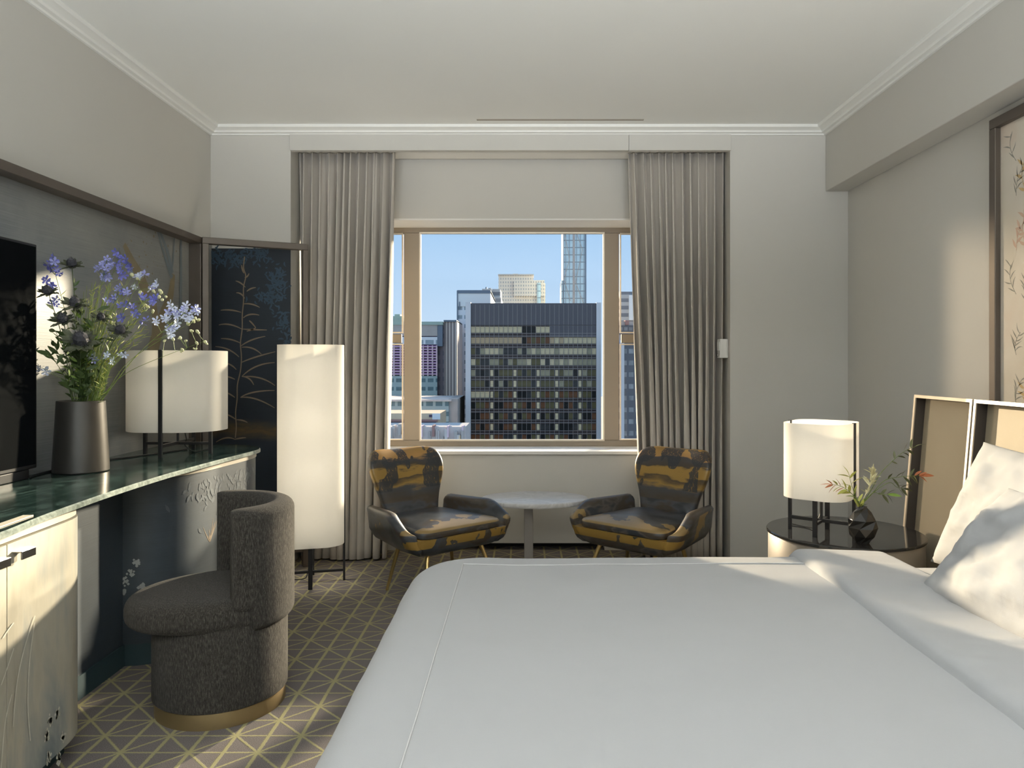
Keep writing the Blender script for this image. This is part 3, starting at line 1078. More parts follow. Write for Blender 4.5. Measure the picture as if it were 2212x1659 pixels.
for (s, z) in ((0.055, 0.41), (0.03, 0.37), (0.012, 0.335), (0.075, 0.315), (0.10, 0.292), (0.004, 0.295)):
    for k in range(14):
        a, r = RND.uniform(0, 2 * PI), RND.uniform(0.001, 0.014)
        q, nn = onped(max(0, s + r * math.cos(a)), z + r * 1.2 * math.sin(a))
        w = RND.uniform(0.004, 0.008)
        tv = Vector((-nn.y, nn.x, 0))
        m.add([q + tv * w, q + Vector((0, 0, w)), q - tv * w, q - Vector((0, 0, w))], [(0, 1, 2, 3)])
m.build('blossom_print', MT['ink_white'], desk, fix=False)['kind'] = 'stuff'
# little gold grass print behind the stool's back
m = MB()
for k in range(9):
    s0, z0 = 0.39, 0.43
    a = PI / 2 + RND.uniform(-0.7, 0.7)
    L = RND.uniform(0.03, 0.11)
    q = [onped(s0 + L * f * math.cos(a) + 0.01 * k / 9, z0 + L * f * math.sin(a))[0] for f in (0, 0.33, 0.66, 1)]
    m.ribbon(q, [0.003, 0.004, 0.003, 0.001], onped(s0, z0)[1])
m.build('grass_print', MT['ink_gold'], desk, fix=False)['kind'] = 'stuff'
# pale strip modelled in place of a reflection in the polished marble
o = MB().bbox(-0.014, 0.014, -0.24, 0.24, 0.0, 0.003, 0.001).build('reflection_strip', MT['plaster_cream'])
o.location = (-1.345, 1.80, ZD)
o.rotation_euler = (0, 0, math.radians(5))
tag(o, 'narrow pale strip standing in for a reflection at the near edge of the green marble', 'reflection')

# ------------------------------------------------------------------ television
tv = empty('television', (-1.80, 2.0, ZD), 0, 'large black flat television above the near end of the desk', 'television')
MB().bbox(-0.045, 0.0, -0.72, 0.735, 0.035, 0.858, 0.004).build('housing', MT['black'], tv)
MB().box(0.0005, 0.002, -0.71, 0.725, 0.05, 0.848).build('screen', MT['blackgloss'], tv)
MB().bbox(-0.062, -0.045, -0.25, 0.25, 0.25, 0.60, 0.004).build('wall_bracket', MT['black'], tv)
MB().bbox(-0.055, -0.005, -0.55, 0.70, 0.0, 0.034, 0.003).build('speaker_bar', MT['black'], tv)

# ------------------------------------------------------------------ lamps
def lamp(name, label, loc, rz, hx, hy, z0, z1, cr, bars, lit, barw=0.017, group='cream drum lamps with black metal stands', cord=True):
    t = empty(name, loc, rz, label, 'lamp', group)
    n = 10
    o = rrect(hx, hy, cr, n)
    i = rrect(hx - 0.003, hy - 0.003, cr - 0.003, n)
    sh = MB()
    sh.loft([[(x, y, z0) for x, y in o], [(x, y, (z0 + z1) / 2) for x, y in o], [(x, y, z1) for x, y in o], [(x, y, z1) for x, y in i], [(x, y, (z0 + z1) / 2) for x, y in i], [(x, y, z0) for x, y in i], [(x, y, z0) for x, y in o]], cap=False)
    sh.build('lamp_shade', MT['shade'], t, 50)
    # outer bars (full height) and inner legs
    for s in (-1, 1):
        MB().bbox(-barw / 2, barw / 2, s * hy - 0.006, s * hy + 0.006, 0.0, z1 + 0.002, 0.001).build('upright', MT['black'], t)
        MB().bbox(s * bars - 0.007, s * bars + 0.007, -barw / 2, barw / 2, 0.0, z0 + 0.03, 0.001).build('leg', MT['black'], t)
    hz = 0.045 if z0 < 0.2 else 0.05
    MB().bbox(-0.006, 0.006, -hy, hy, hz, hz + 0.014, 0.001).build('stretcher', MT['black'], t)
    MB().bbox(-bars, bars, -0.006, 0.006, hz - 0.002, hz + 0.010, 0.001).build('stretcher', MT['black'], t)
    MB().tube([(0, 0, hz), (0, 0, z0 + 0.06)], 0.006, 8).build('pole', MT['black'], t)
    b = MB().lathe([(0.002, -0.04), (0.02, -0.035), (0.03, -0.01), (0.03, 0.015), (0.016, 0.04), (0.014, 0.06), (0.002, 0.06)], 12, (0, 0, z0 + 0.10))
    b.build('bulb', MT['bulb'] if lit else MT['white'], t, 60)
    if cord:
        MB().tube(smoothpath([(0.02, 0.0, z0 + 0.03), (0.035, 0.01, z0 * 0.6), (0.02, 0.02, hz), (0.05, 0.05, 0.006), (0.08, hy + 0.03, 0.005)], 6), 0.0025, 6).build('cord', MT['cord'], t)
    if lit:
        k = max(1, round((z1 - z0) / 0.3))
        for j in range(k):
            d = bpy.data.lights.new(name + '_light', 'POINT')
            d.energy = lit / k
            d.color = (1.0, 0.93, 0.82)
            d.shadow_soft_size = 0.06
            lo = bpy.data.objects.new(name + '_light', d)
            COL.objects.link(lo)
            lo.parent = t
            lo.location = (0, 0, z0 + (z1 - z0) * (j + 0.5) / k)
    return t


lamp('table_lamp', 'cream oval drum lamp on the green marble desk beside the flower vase', (-1.612, 3.445, ZD), 0, 0.215, 0.165, 0.112, 0.478, 0.15, 0.152, 1.0)
lamp('floor_lamp', 'tall cream column lamp standing on the carpet before the left curtain', (-1.170, 4.065, 0), math.radians(104), 0.165, 0.175, 0.222, 1.300, 0.11, 0.14, 7.0, 0.022)
NZ = 0.50
lamp('table_lamp', 'lit cream drum lamp on the round nightstand by the bed', (1.226, 3.06, NZ), math.radians(52), 0.15, 0.128, 0.155, 0.458, 0.085, 0.085, 2.6)

# ------------------------------------------------------------------ tub stool at the desk
G = Vector((-0.88, -0.477, 0)).normalized()
st = empty('tub_chair', (-1.075, 2.63, 0), math.atan2(G.y, G.x), 'taupe woven tub chair with a curved back pulled up to the desk', 'chair')
# local +x is the direction the chair faces
def stad(r, ext, n=14, k=1.0):
    # outline: half circle at the back, stretched towards +x
    out = []
    for i in range(4 * n):
        a = 2 * PI * i / (4 * n)
        x, y = r * math.cos(a), r * math.sin(a) * k
        if x > 0:
            x = x * (1 + ext / r)
        out.append((x, y))
    return out
def prism_round(outline, z0, z1, rt, rb, steps=6):
    rings = []
    for k in range(steps + 1):
        a = PI / 2 * k / steps
        if rb > 0:
            rings.append((z0 + rb * (1 - math.sin(a)), rb * (1 - math.cos(a))))
    rings = list(reversed(rings)) if rb > 0 else [(z0, 0)]
    for k in range(steps + 1):
        a = PI / 2 * k / steps
        rings.append((z1 - rt * (1 - math.sin(a)), rt * (1 - math.cos(a))))
    rmax = max(math.hypot(*p) for p in outline)
    out = []
    for z, ins in rings:
        out.append([(x * (1 - ins / rmax), y * (1 - ins / rmax), z) for x, y in outline])
    return out
MB().loft(prism_round(stad(0.216, 0.0, k=1.0), 0.0, 0.055, 0.003, 0.0, 2)).build('plinth', MT['brass_dark'], st, 50, label='aged brass plinth')
MB().loft(prism_round(stad(0.224, 0.0), 0.055, 0.335, 0.012, 0.004, 3)).build('base', MT['boucle'], st, 50)
def crown(rings, zc, h):
    return rings
seat = MB()
rg = prism_round(stad(0.232, 0.075), 0.315, 0.415, 0.045, 0.035, 7)
top = rg[-1]
for s, dz in ((0.75, 0.010), (0.5, 0.016), (0.25, 0.019), (0.05, 0.020)):
    rg.append([(x * s, y * s, 0.415 + dz) for x, y, z in top])
seat.loft(rg).build('seat', MT['boucle'], st, 70)
# curved back: rounded slab swept round the rear
bk = MB()
rings = []
N = 40
A0 = 88
rc, th = 0.203, 0.088
for i in range(N + 1):
    a = math.radians(180 - A0 + 2 * A0 * i / N)
    endk = min(i, N - i) / 3.0
    sc = 1.0 if endk >= 1 else 0.55 + 0.45 * math.sqrt(max(0, 1 - (1 - endk) ** 2))
    ct, sn = math.cos(a), math.sin(a)
    ring = []
    zlo = 0.30 if 4 <= i <= N - 4 else 0.37
    prof2 = rrect(th / 2 * sc, (0.715 - 0.37) / 2 * (0.93 + 0.07 * sc), 0.036 * sc, 5)
    for (u, w) in prof2:
        z = (0.715 + 0.37) / 2 + w
        if u > 0 and w < 0:
            z += (zlo - 0.37) * min(1, -w / 0.1)
        r = rc + u
        ring.append((r * ct, r * sn, z))
    rings.append(ring)
bk.loft(rings).build('backrest', MT['boucle'], st, 70)

# ------------------------------------------------------------------ armchairs
def armchair(loc, rz, mat, label):
    t = empty('armchair', loc, rz, label, 'armchair', 'landscape-print armchairs by the window')
    # tub base
    def tubring(z, sx, y0, y1, r):
        o = rrect(sx, (y1 - y0) / 2, r, 6, 0, (y0 + y1) / 2)
        return [(x * (1.0 if y > 0.0 else 1.0 + 0.28 * (y / 0.27)), y, z) for x, y in o]
    MB().loft([tubring(0.240, 0.19, -0.18, 0.20, 0.04), tubring(0.246, 0.225, -0.215, 0.255, 0.04), tubring(0.262, 0.25, -0.235, 0.278, 0.04), tubring(0.31, 0.285, -0.25, 0.298, 0.04), tubring(0.335, 0.29, -0.25, 0.302, 0.04)]).build('seat_base', mat, t, 60)
    # seat cushion with crowned top
    rg = []
    for z, k in ((0.333, 0.94), (0.336, 0.975), (0.342, 0.985), (0.365, 0.985), (0.374, 0.965), (0.379, 0.92), (0.388, 0.75), (0.395, 0.5), (0.399, 0.25), (0.400, 0.04)):
        o = rrect(0.262, 0.262, 0.06, 6, 0, 0.035)
        rg.append([(x * k * (1.0 if y > 0 else 1.0 + 0.3 * y / 0.25), 0.035 + (y - 0.035) * k, z) for x, y in o])
    MB().loft(rg).build('seat_cushion', mat, t, 70)
    # arms: flared slabs, level along the back then swooping down at the front
    for s in (-1, 1):
        rings = []
        NA = 22
        for i in range(NA + 1):
            f = i / NA
            y = -0.235 + 0.520 * f
            sw = max(0.0, (f - 0.60) / 0.40)
            zt = 0.452 - 0.012 * (1 - f) - 0.075 * (sw * sw * (3 - 2 * sw))
            wf = 0.80 + 0.20 * min(1, f / 0.7)
            if f > 0.9:
                wf -= 0.05 * ((f - 0.9) / 0.1) ** 2
            th2 = 0.05 + 0.022 * math.sin(PI * min(1, f * 1.1)) ** 2
            endc = 1.0
            if i in (0, NA):
                endc = 0.35
            elif i in (1, NA - 1):
                endc = 0.85
            zb = 0.247
            xo_t, xo_m, xo_b = 0.345 * wf, 0.325 * wf, 0.240 * wf
            sec = [(xo_b, zb), (xo_b + 0.045 * wf, zb + 0.022), (xo_m, zb + 0.07), (xo_t - 0.004, zt - 0.03), (xo_t, zt - 0.012), (xo_t - 0.010, zt), (xo_t - th2 * 0.5, zt + 0.004), (xo_t - th2 + 0.004, zt - 0.008), (xo_t - th2, zt - 0.03), (xo_m - th2, zb + 0.085), (xo_b - 0.03, zb + 0.04)]
            cx = sum(p[0] for p in sec) / len(sec)
            cz = sum(p[1] for p in sec) / len(sec)
            rings.append([(s * (cx + (x - cx) * endc), y + (0.012 if i == 0 else 0) - (0.0 if i else 0), cz + (z - cz) * (0.5 + 0.5 * endc)) for x, z in sec])
        MB().loft(rings).build('armrest', mat, t, 70)
    # balloon back
    half = [(0.150, 0.31), (0.165, 0.37), (0.176, 0.42), (0.192, 0.475), (0.213, 0.53), (0.229, 0.58), (0.235, 0.625), (0.228, 0.668), (0.208, 0.70), (0.172, 0.716), (0.12, 0.718), (0.06, 0.715)]
    ol = [(x, z) for x, z in half] + [(-x, z) for x, z in reversed(half)]
    ol = [(v.x, v.y) for v in smoothpath([Vector((x, z, 0)) for x, z in ol + ol[:1]], 3)[:-1]]
    def bmap(u, v, w):
        y = -0.205 - 0.30 * (v - 0.35) - 0.5 * (max(0, v - 0.55)) ** 2
        y += 0.95 * u * u * (0.6 + 0.8 * max(0, v - 0.35))
        return Vector((u, y + w, v))
    MB().puff(ol, 0.075, bmap, 9, 0.5, 1.0, 0.012).build('backrest', mat, t, 80)
    # splayed brass legs
    for sx in (-1, 1):
        for a, b in (((0.165 * sx, 0.205, 0.25), (0.235 * sx, 0.285, 0.0)), ((0.165 * sx, -0.06, 0.25), (0.215 * sx, -0.105, 0.0))):
            MB().tube([a, b], [0.012, 0.0075], 10).build('leg', MT['brass'], t, 60)
    return t


CA = math.atan2(-0.66, -0.75)
armchair((-0.498, 3.985, 0), CA, MT['print_a'], 'landscape-print armchair on brass legs left of the round marble table')
armchair((0.667, 3.985, 0), -CA, MT['print_b'], 'landscape-print armchair on brass legs right of the round marble table')

# ------------------------------------------------------------------ side table
tt = empty('side_table', (0.06, 4.31, 0), 0, 'oval white marble side table on a steel column between the armchairs', 'table')
rings = []
for z, s in ((0.394, 0.985), (0.397, 0.995), (0.400, 1.0), (0.414, 1.0), (0.418, 0.996), (0.420, 0.985)):
    rings.append([(0.310 * s * math.cos(2 * PI * i / 64), 0.212 * s * math.sin(2 * PI * i / 64), z) for i in range(64)])
MB().loft(rings).build('table_top', MT['whitemarble'], tt, 50)
MB().bbox(-0.062, -0.010, -0.027, 0.027, 0.012, 0.394, 0.003).build('column', MT['steel'], tt)
rings = []
for z, s in ((0.0, 1.0), (0.008, 1.0), (0.012, 0.97)):
    rings.append([(-0.03 + 0.20 * s * math.cos(2 * PI * i / 48), 0.14 * s * math.sin(2 * PI * i / 48), z) for i in range(48)])
MB().loft(rings).build('base', MT['steel'], tt, 50)

# ------------------------------------------------------------------ bed
bed = empty('bed', (0.65, 1.5, 0), 0, 'wide white-made bed with its head against the right wall', 'bed')
MB().bbox(-0.80, 0.97, -0.76, 0.84, 0.03, 0.26, 0.02).build('base', MT['headfabric'], bed)
rg = prism_round(rrect(0.93, 0.85, 0.10, 8), 0.26, 0.552, 0.05, 0.03, 5)
MB().loft([[(x + 0.04, y + 0.03, z) for x, y, z in r] for r in rg]).build('mattress', MT['linen'], bed, 60, label='mattress in a white fitted sheet')

DZ, RB, RC = 0.578, 0.085, 0.16
RX0, RY0, RY1 = -0.272, 0.66, 2.365          # where the duvet starts to bend over: foot, near and far edges
BO = Vector((0.65, 1.5, 0))


def duv(u, v, off=0.0):
    ix0, iy0, iy1 = RX0 + RC, RY0 + RC, RY1 - RC
    nx, ny = max(u, ix0), min(max(v, iy0), iy1)
    dx, dy = u - nx, v - ny
    D = math.hypot(dx, dy)
    e = max(0.0, D - RC)
    if D > 1e-9:
        ux, uy = dx / D, dy / D
    else:
        ux, uy = 0.0, 0.0
    e = min(e, RB * PI / 2 + 0.36)
    th = min(e / RB, PI / 2)
    f = RB * math.sin(th)
    z = DZ - RB * (1 - math.cos(th)) - max(0.0, e - RB * PI / 2)
    # soft puffiness and creases
    pz = 0.009 * fbm((u, v, 0.3), 1.6, 2) + 0.0016 * fbm((u * 1.6, v * 2.2, 4.3), 3.0, 2)
    hang = max(0.0, e - RB * 0.8)
    wav = hang * 0.16 * fbm((u * 5, v * 5, 7.7), 1.0, 2) + (0.012 * math.sin(13 * v + 3 * fbm((u, v, 2.0), 2.0)) * min(1, hang * 6) if abs(ux) > abs(uy) else 0.008 * math.sin(15 * u) * min(1, hang * 6))
    r = RC if D > RC else D
    k = (r + f + (wav + pz * 0.6) * math.sin(th) + off * math.sin(th))
    p = Vector((nx + ux * k, ny + uy * k, z + (pz + off) * math.cos(th)))
    if p.z < 0.05:
        p.z = 0.05
    return p


bedding = empty('duvet', (0.65, 1.5, 0), 0, 'smooth white duvet covering the bed, turned down below the pillows', 'duvet')
UA, UB = RX0 - RB * PI / 2 - 0.33, 1.19
VA, VB = RY0 - RB * PI / 2 - 0.30, RY1 + RB * PI / 2 + 0.30
MB().grid(lambda a, b: duv(UA + (UB - UA) * a, VA + (VB - VA) * b) - BO, 170, 200).build('cover', MT['linen'], bedding, 180, fix=False)
# turned-down band
def band(a, b):
    u = 0.855 + 0.315 * a
    v = RY0 + 0.0 + (VB - 0.12 - RY0) * b
    l = math.sqrt(max(0.0, 1 - (1 - min(1, a / 0.12)) ** 2))
    r = math.sqrt(max(0.0, 1 - (1 - min(1, (1 - a) / 0.10)) ** 2))
    h = (0.030 * l * (1 - 0.25 * a)) * r - 0.004 + 0.0025 * fbm((u * 2, v * 7, 9), 3)
    edge = 0.022 * math.sin(3.0 * v + 1.2) * 0.35
    p = duv(u + edge * (1 - a), v, h)
    return p - BO
MB().grid(band, 40, 150).build('turned_down_band', MT['linen'], bedding, 180, fix=False)
# stitched border line
pts = [duv(-0.19, v, 0.0012) for v in [0.66 + (2.295 - 0.66) * i / 90 for i in range(91)]]
pts += [duv(-0.19 + 1.06 * i / 60, 2.295, 0.0012) for i in range(1, 61)]
m = MB()
m.tube([p - BO for p in pts], 0.0019, 5)
m.build('stitching', MT['thread'], bedding, 60, label='raised stitched border line')


def pillow(loc, phi, L, Hh, T, seed, label, yaw=0.0):
    t_ax = Vector((0, 1, 0))
    b_ax = Vector((math.sin(phi), 0, math.cos(phi)))
    n_ax = Vector((-math.cos(phi), 0, math.sin(phi)))
    rot = Matrix.Rotation(yaw, 3, 'Z')
    m = MB()

    def side(sg):
        def fn(a, b):
            u, v = a * 2 - 1, b * 2 - 1
            x = L * u * (1 - 0.055 * (1 - v * v))
            y = Hh * v * (1 - 0.085 * (1 - u * u))
            t = T * (max(0, 1 - abs(u) ** 2.8) * max(0, 1 - abs(v) ** 2.8)) ** 0.55
            edge = min(1 - abs(u), 1 - abs(v))
            wr = 0.018 * fbm((u * 2.2 + seed, v * 2.2, seed), 1.2) * min(1, edge * 4) + 0.006 * fbm((u * 6 + v * 4, v * 3 - u * 2, seed), 1.6) * min(1, edge * 6)
            p = t_ax * x + b_ax * y + n_ax * (sg * (t + (wr if sg > 0 else 0)))
            return rot @ p
        return fn
    m.grid(side(1), 44, 34)
    m.grid(side(-1), 44, 34)
    o = m.build('pillow', MT['linen'], None, 180)
    # close the rim
    bm = bmesh.new()
    bm.from_mesh(o.data)
    bmesh.ops.remove_doubles(bm, verts=list(bm.verts), dist=1e-4)
    bmesh.ops.recalc_face_normals(bm, faces=list(bm.faces))
    bm.to_mesh(o.data)
    bm.free()
    o.location = loc
    tag(o, label, 'pillow', 'white bed pillows')
    return o


pillow((1.425, 2.02, 0.745), math.radians(24), 0.42, 0.215, 0.085, 2.3, 'white pillow leaning against the lit headboard, rear of the two')
pillow((1.235, 1.66, 0.700), math.radians(42), 0.40, 0.205, 0.105, 6.1, 'plump white pillow in front, nearest the turned-down duvet', math.radians(3))

# ------------------------------------------------------------------ headboard
def head_panel(y0, y1, label):
    t = empty('headboard_panel', (1.632, y0, 0.02), 0, label, 'headboard', 'tilted headboard panels')
    t.rotation_euler = (0, math.radians(4.9), 0)
    W, Hh, D = y1 - y0, 1.046, 0.055
    fw = 0.013
    for nm, (a, b, c, d) in (('top_rail', (0, W, Hh - fw, Hh)), ('bottom_rail', (0, W, 0, fw)), ('stile', (0, fw, fw, Hh - fw)), ('stile', (W - fw, W, fw, Hh - fw))):
        o = MB().box(0.004, D, a, b, c, d).build(nm, MT['headreveal'], t)
        MB().box(-0.001, 0.004, a, b, c, d).build('edge_strip', MT['champagne'], o, label='champagne metal edge')
    MB().bbox(D - 0.012, D + 0.02, fw, W - fw, fw, Hh - fw, 0.004).build('fabric_panel', MT['headfabric'], t)
    return t


head_panel(2.846, 3.27, 'narrow sand-coloured headboard panel behind the nightstand')
head_panel(0.90, 2.834, 'wide sand-coloured headboard panel behind the pillows')

# ------------------------------------------------------------------ nightstand
ns = empty('nightstand', (1.335, 3.095, 0), 0, 'round bronze nightstand with a smoked glass top beside the bed', 'nightstand')
MB().lathe([(0.27, 0.0), (0.27, 0.03), (0.298, 0.03), (0.302, 0.035), (0.302, 0.48), (0.298, 0.486), (0.05, 0.486)], 64).build('drum', MT['nightstand'], ns, 40)
MB().lathe([(0.02, 0.4865), (0.305, 0.4865), (0.309, 0.489), (0.309, 0.497), (0.306, 0.50), (0.02, 0.50)], 64).build('glass_top', MT['smoked'], ns, 40)

# ------------------------------------------------------------------ black faceted vase with nandina
vb = empty('vase', (1.317, 2.887, NZ), 0, 'small black faceted vase on the nightstand holding nandina twigs', 'vase')
rings = []
for k, (r, z, tw) in enumerate(((0.024, 0.0, 0), (0.047, 0.030, 0.5), (0.056, 0.062, 0), (0.052, 0.092, 0.5), (0.032, 0.122, 0), (0.018, 0.138, 0.5), (0.018, 0.143, 0.5), (0.012, 0.143, 0.5), (0.012, 0.10, 0.5))):
    rings.append([(r * math.cos(2 * PI * (i + tw) / 7 + 0.5), r * math.sin(2 * PI * (i + tw) / 7 + 0.5), z) for i in range(7)])
m = MB()
for a, b in zip(rings, rings[1:]):
    for i in range(7):
        j = (i + 1) % 7
        m.add([a[i], a[j], b[j], b[i]], [(0, 1, 2), (0, 2, 3)])
m.add(rings[0], [tuple(range(7))])
m.build('body', MT['vase_black'], vb)


def leafmesh(name, L, W, mat, fold=0.25, n=5):
    vs, fs = [], []
    for i in range(n + 1):
        f = i / n
        w = W / 2 * math.sin(PI * min(1, f * 0.96 + 0.02)) ** 0.8 * (1 - 0.35 * f)
        z = -0.18 * L * f * f
        vs += [(L * f, -w, z + w * fold), (L * f, 0, z), (L * f, w, z + w * fold)]
    for i in range(n):
        b = 3 * i
        fs += [(b, b + 1, b + 4, b + 3), (b + 1, b + 2, b + 5, b + 4)]
    me = bpy.data.meshes.new(name)
    me.from_pydata(vs, [], fs)
    me.materials.append(mat)
    me.polygons.foreach_set('use_smooth', [True] * len(fs))
    return me


LEAF = {k: leafmesh('leaf_' + k, 0.046, 0.0165, MT['leaf' + k]) for k in ('red', 'yellow', 'olive', 'green')}


def aim(v, up=None, roll=0.0):
    v = Vector(v).normalized()
    q = v.to_track_quat('X', 'Z')
    return q @ Matrix.Rotation(roll, 4, 'X').to_quaternion()


def twig(name, label, path, leaves, cat='twig', group='nandina twigs', rad=0.0016, mat='stem'):
    base = Vector(path[0])
    t = empty(name, base, 0, label, cat, group)
    sp = smoothpath([Vector(p) - base for p in path], 8)
    n = len(sp)
    MB().tube(sp, [rad * (1 - 0.6 * i / n) for i in range(n)], 5).build('stem', MT[mat], t, 80)
    for (f, col, side, sc) in leaves:
        i = min(n - 2, int(f * (n - 1)))
        p = sp[i]
        tg = (sp[i + 1] - sp[i]).normalized()
        sd = Vector((-tg.z, 0, tg.x))
        d = tg * RND.uniform(0.5, 1.0) + sd * side * RND.uniform(0.4, 1.1) + Vector((0, RND.uniform(-0.5, 0.5), 0))
        inst(LEAF[col], 'leaf', t, p, aim(d, roll=RND.uniform(-0.9, 0.9)), sc)
    return t


def zz(x, y, d=2.89):
    return P(1760 + x / 6.38, 930 + y / 6.38, d)


mouth = zz(625, 1045, 2.887)
twig('nandina_twig', 'red-tipped nandina twig reaching left across the lit lamp', [mouth, zz(520, 880, 2.86), zz(370, 770, 2.84), zz(235, 745, 2.83)], [(1.0, 'red', 0.05, 1.0), (0.97, 'red', -0.9, 0.7), (0.95, 'red', 0.8, 0.75), (0.85, 'red', 1, 0.9), (0.8, 'yellow', -1, 0.9), (0.74, 'red', -1, 0.9), (0.70, 'yellow', 1, 1.1), (0.62, 'red', 1, 0.8), (0.58, 'yellow', -1, 1.1), (0.5, 'yellow', 1, 1.0), (0.45, 'yellow', -1, 0.9), (0.40, 'yellow', 1, 1.2), (0.3, 'green', -1, 0.8)])
twig('nandina_twig', 'pale yellow-green nandina shoot standing upright at the vase mouth', [mouth, zz(560, 900, 2.88), zz(505, 740, 2.875), zz(470, 600, 2.87)], [(1.0, 'yellow', 0.1, 0.9), (0.9, 'yellow', 1, 1.0), (0.85, 'yellow', -0.8, 0.9), (0.7, 'yellow', -1, 1.1), (0.6, 'yellow', 1, 0.9), (0.4, 'yellow', -1, 0.9), (0.3, 'green', 1, 0.8), (0.2, 'yellow', -1, 0.8)])
twig('nandina_twig', 'long olive nandina twig arching up to the headboard edge', [mouth, zz(760, 850, 2.90), zz(900, 600, 2.91), zz(1060, 430, 2.92), zz(1230, 290, 2.92), zz(1400, 215, 2.93)], [(1.0, 'olive', 0.05, 1.1), (0.9, 'olive', 1, 0.9), (0.86, 'olive', -1, 0.9), (0.80, 'olive', 1, 0.9), (0.78, 'olive', -1, 0.9), (0.7, 'olive', -1, 0.8), (0.66, 'olive', 1, 0.7), (0.6, 'olive', -1, 0.6)])
twig('nandina_twig', 'bronze-tipped nandina twig pointing right past the headboard edge', [mouth, zz(780, 880, 2.89), zz(960, 690, 2.88), zz(1170, 640, 2.87), zz(1340, 625, 2.87), zz(1450, 620, 2.87)], [(1.0, 'red', 0.05, 1.2), (0.96, 'red', 0.7, 0.7), (0.95, 'red', -0.9, 0.8), (0.87, 'red', 1, 0.8), (0.84, 'yellow', -1, 0.9), (0.78, 'olive', 1, 0.9), (0.75, 'olive', -1, 1.0), (0.66, 'olive', -1, 1.0), (0.63, 'olive', 1, 0.8), (0.55, 'olive', 1, 0.8), (0.52, 'olive', -1, 1.0), (0.45, 'olive', 1, 0.7)])
twig('nandina_twig', 'low olive nandina twig drooping right below the others', [mouth, zz(800, 860, 2.88), zz(900, 880, 2.86), zz(1010, 880, 2.85)], [(1.0, 'green', 0.05, 1.1), (0.95, 'olive', -1, 0.8), (0.92, 'olive', 1, 0.8), (0.75, 'olive', -1, 0.9), (0.72, 'olive', 1, 0.8), (0.55, 'olive', 1, 0.7)])
twig('nandina_twig', 'olive nandina side twig ending at the dark headboard reveal', [mouth, zz(790, 870, 2.90), zz(1020, 720, 2.91), zz(1130, 780, 2.90), zz(1220, 800, 2.90)], [(1.0, 'olive', 0.05, 1.0), (0.93, 'olive', -1, 0.8), (0.9, 'olive', 1, 0.8), (0.8, 'olive', -1, 0.9), (0.76, 'olive', 1, 0.7), (0.62, 'olive', 1, 0.7)])
sh_ = empty('seed_head', mouth, 0, 'bleached straw-coloured seed head rising from the black vase', 'seed head')
sp = smoothpath([Vector((0, 0, 0)), zz(690, 900) - mouth, zz(760, 740) - mouth, zz(790, 640) - mouth, zz(830, 540) - mouth], 8)
MB().tube(sp, 0.0016, 5).build('stem', MT['straw'], sh_, 80)
pet = leafmesh('bract', 0.042, 0.011, MT['straw'], 0.5)
for k in range(46):
    f = RND.uniform(0.28, 1.0)
    p = sp[int(f * (len(sp) - 1))]
    d = Vector((RND.uniform(-0.6, 0.9), RND.uniform(-0.7, 0.7), RND.uniform(0.2, 1.2)))
    inst(pet, 'bract', sh_, p, aim(d, roll=RND.uniform(-2, 2)), RND.uniform(0.6, 1.0))
tf = empty('leaf_tuft', mouth, 0, 'yellow-green leaf tuft filling the mouth of the black vase', 'foliage')
for k in range(24):
    d = Vector((RND.uniform(-0.8, 0.8), RND.uniform(-0.8, 0.8), RND.uniform(0.5, 1.3)))
    inst(LEAF['yellow' if k % 3 else 'green'], 'leaf', tf, Vector((0, 0, -0.004)), aim(d, roll=RND.uniform(-2, 2)), RND.uniform(0.55, 0.95))

# ------------------------------------------------------------------ framed botanical picture on the right wall
pic = empty('picture', (XR - 0.001, 2.2, 1.6), 0, 'large botanical print in a dark frame above the headboard', 'picture')
PY1 = 3.022 - 2.2
PY0 = -1.30
PZ1, PZ0 = 2.190 - 1.6, 0.95 - 1.6
fw, fd = 0.040, 0.035
for nm, (a, b, c, d) in (('frame_rail', (PY0, PY1, PZ1 - fw, PZ1)), ('frame_rail', (PY0, PY1, PZ0, PZ0 + fw)), ('frame_stile', (PY1 - fw, PY1, PZ0 + fw, PZ1 - fw)), ('frame_stile', (PY0, PY0 + fw, PZ0 + fw, PZ1 - fw))):
    MB().bbox(-fd, 0, a, b, c, d, 0.003).build(nm, MT['bronze'], pic)
MB().box(-0.012, -0.006, PY0 + fw, PY1 - fw, PZ0 + fw, PZ1 - fw).build('paper', MT['art'], pic)
def spray(m, y, z, ang, L, n, wl, ll):
    stem = [Vector((-0.0125, y + L * f * math.cos(ang) + 0.02 * math.sin(f * 3), z + L * f * math.sin(ang))) for f in [i / 8 for i in range(9)]]
    m.ribbon(stem, 0.0028, (-1, 0, 0))
    for k in range(n):
        f = (k + 0.6) / n
        b = Vector((-0.0126, y + L * f * math.cos(ang) + 0.02 * math.sin(f * 3), z + L * f * math.sin(ang)))
        a2 = ang + (0.8 if k % 2 else -0.8) + RND.uniform(-0.25, 0.25)
        e = b + Vector((0, ll * math.cos(a2), ll * math.sin(a2)))
        c = (b + e) / 2 + Vector((0, RND.uniform(-0.01, 0.01), RND.uniform(-0.01, 0.015)))
        m.ribbon(bez(b, c, e, 6), [0.002, wl * 0.7, wl, wl, wl * 0.75, wl * 0.4, 0.001], (-1, 0, 0))
inks = {k: MB() for k in ('ink_grey', 'ink_ochre', 'ink_rose')}
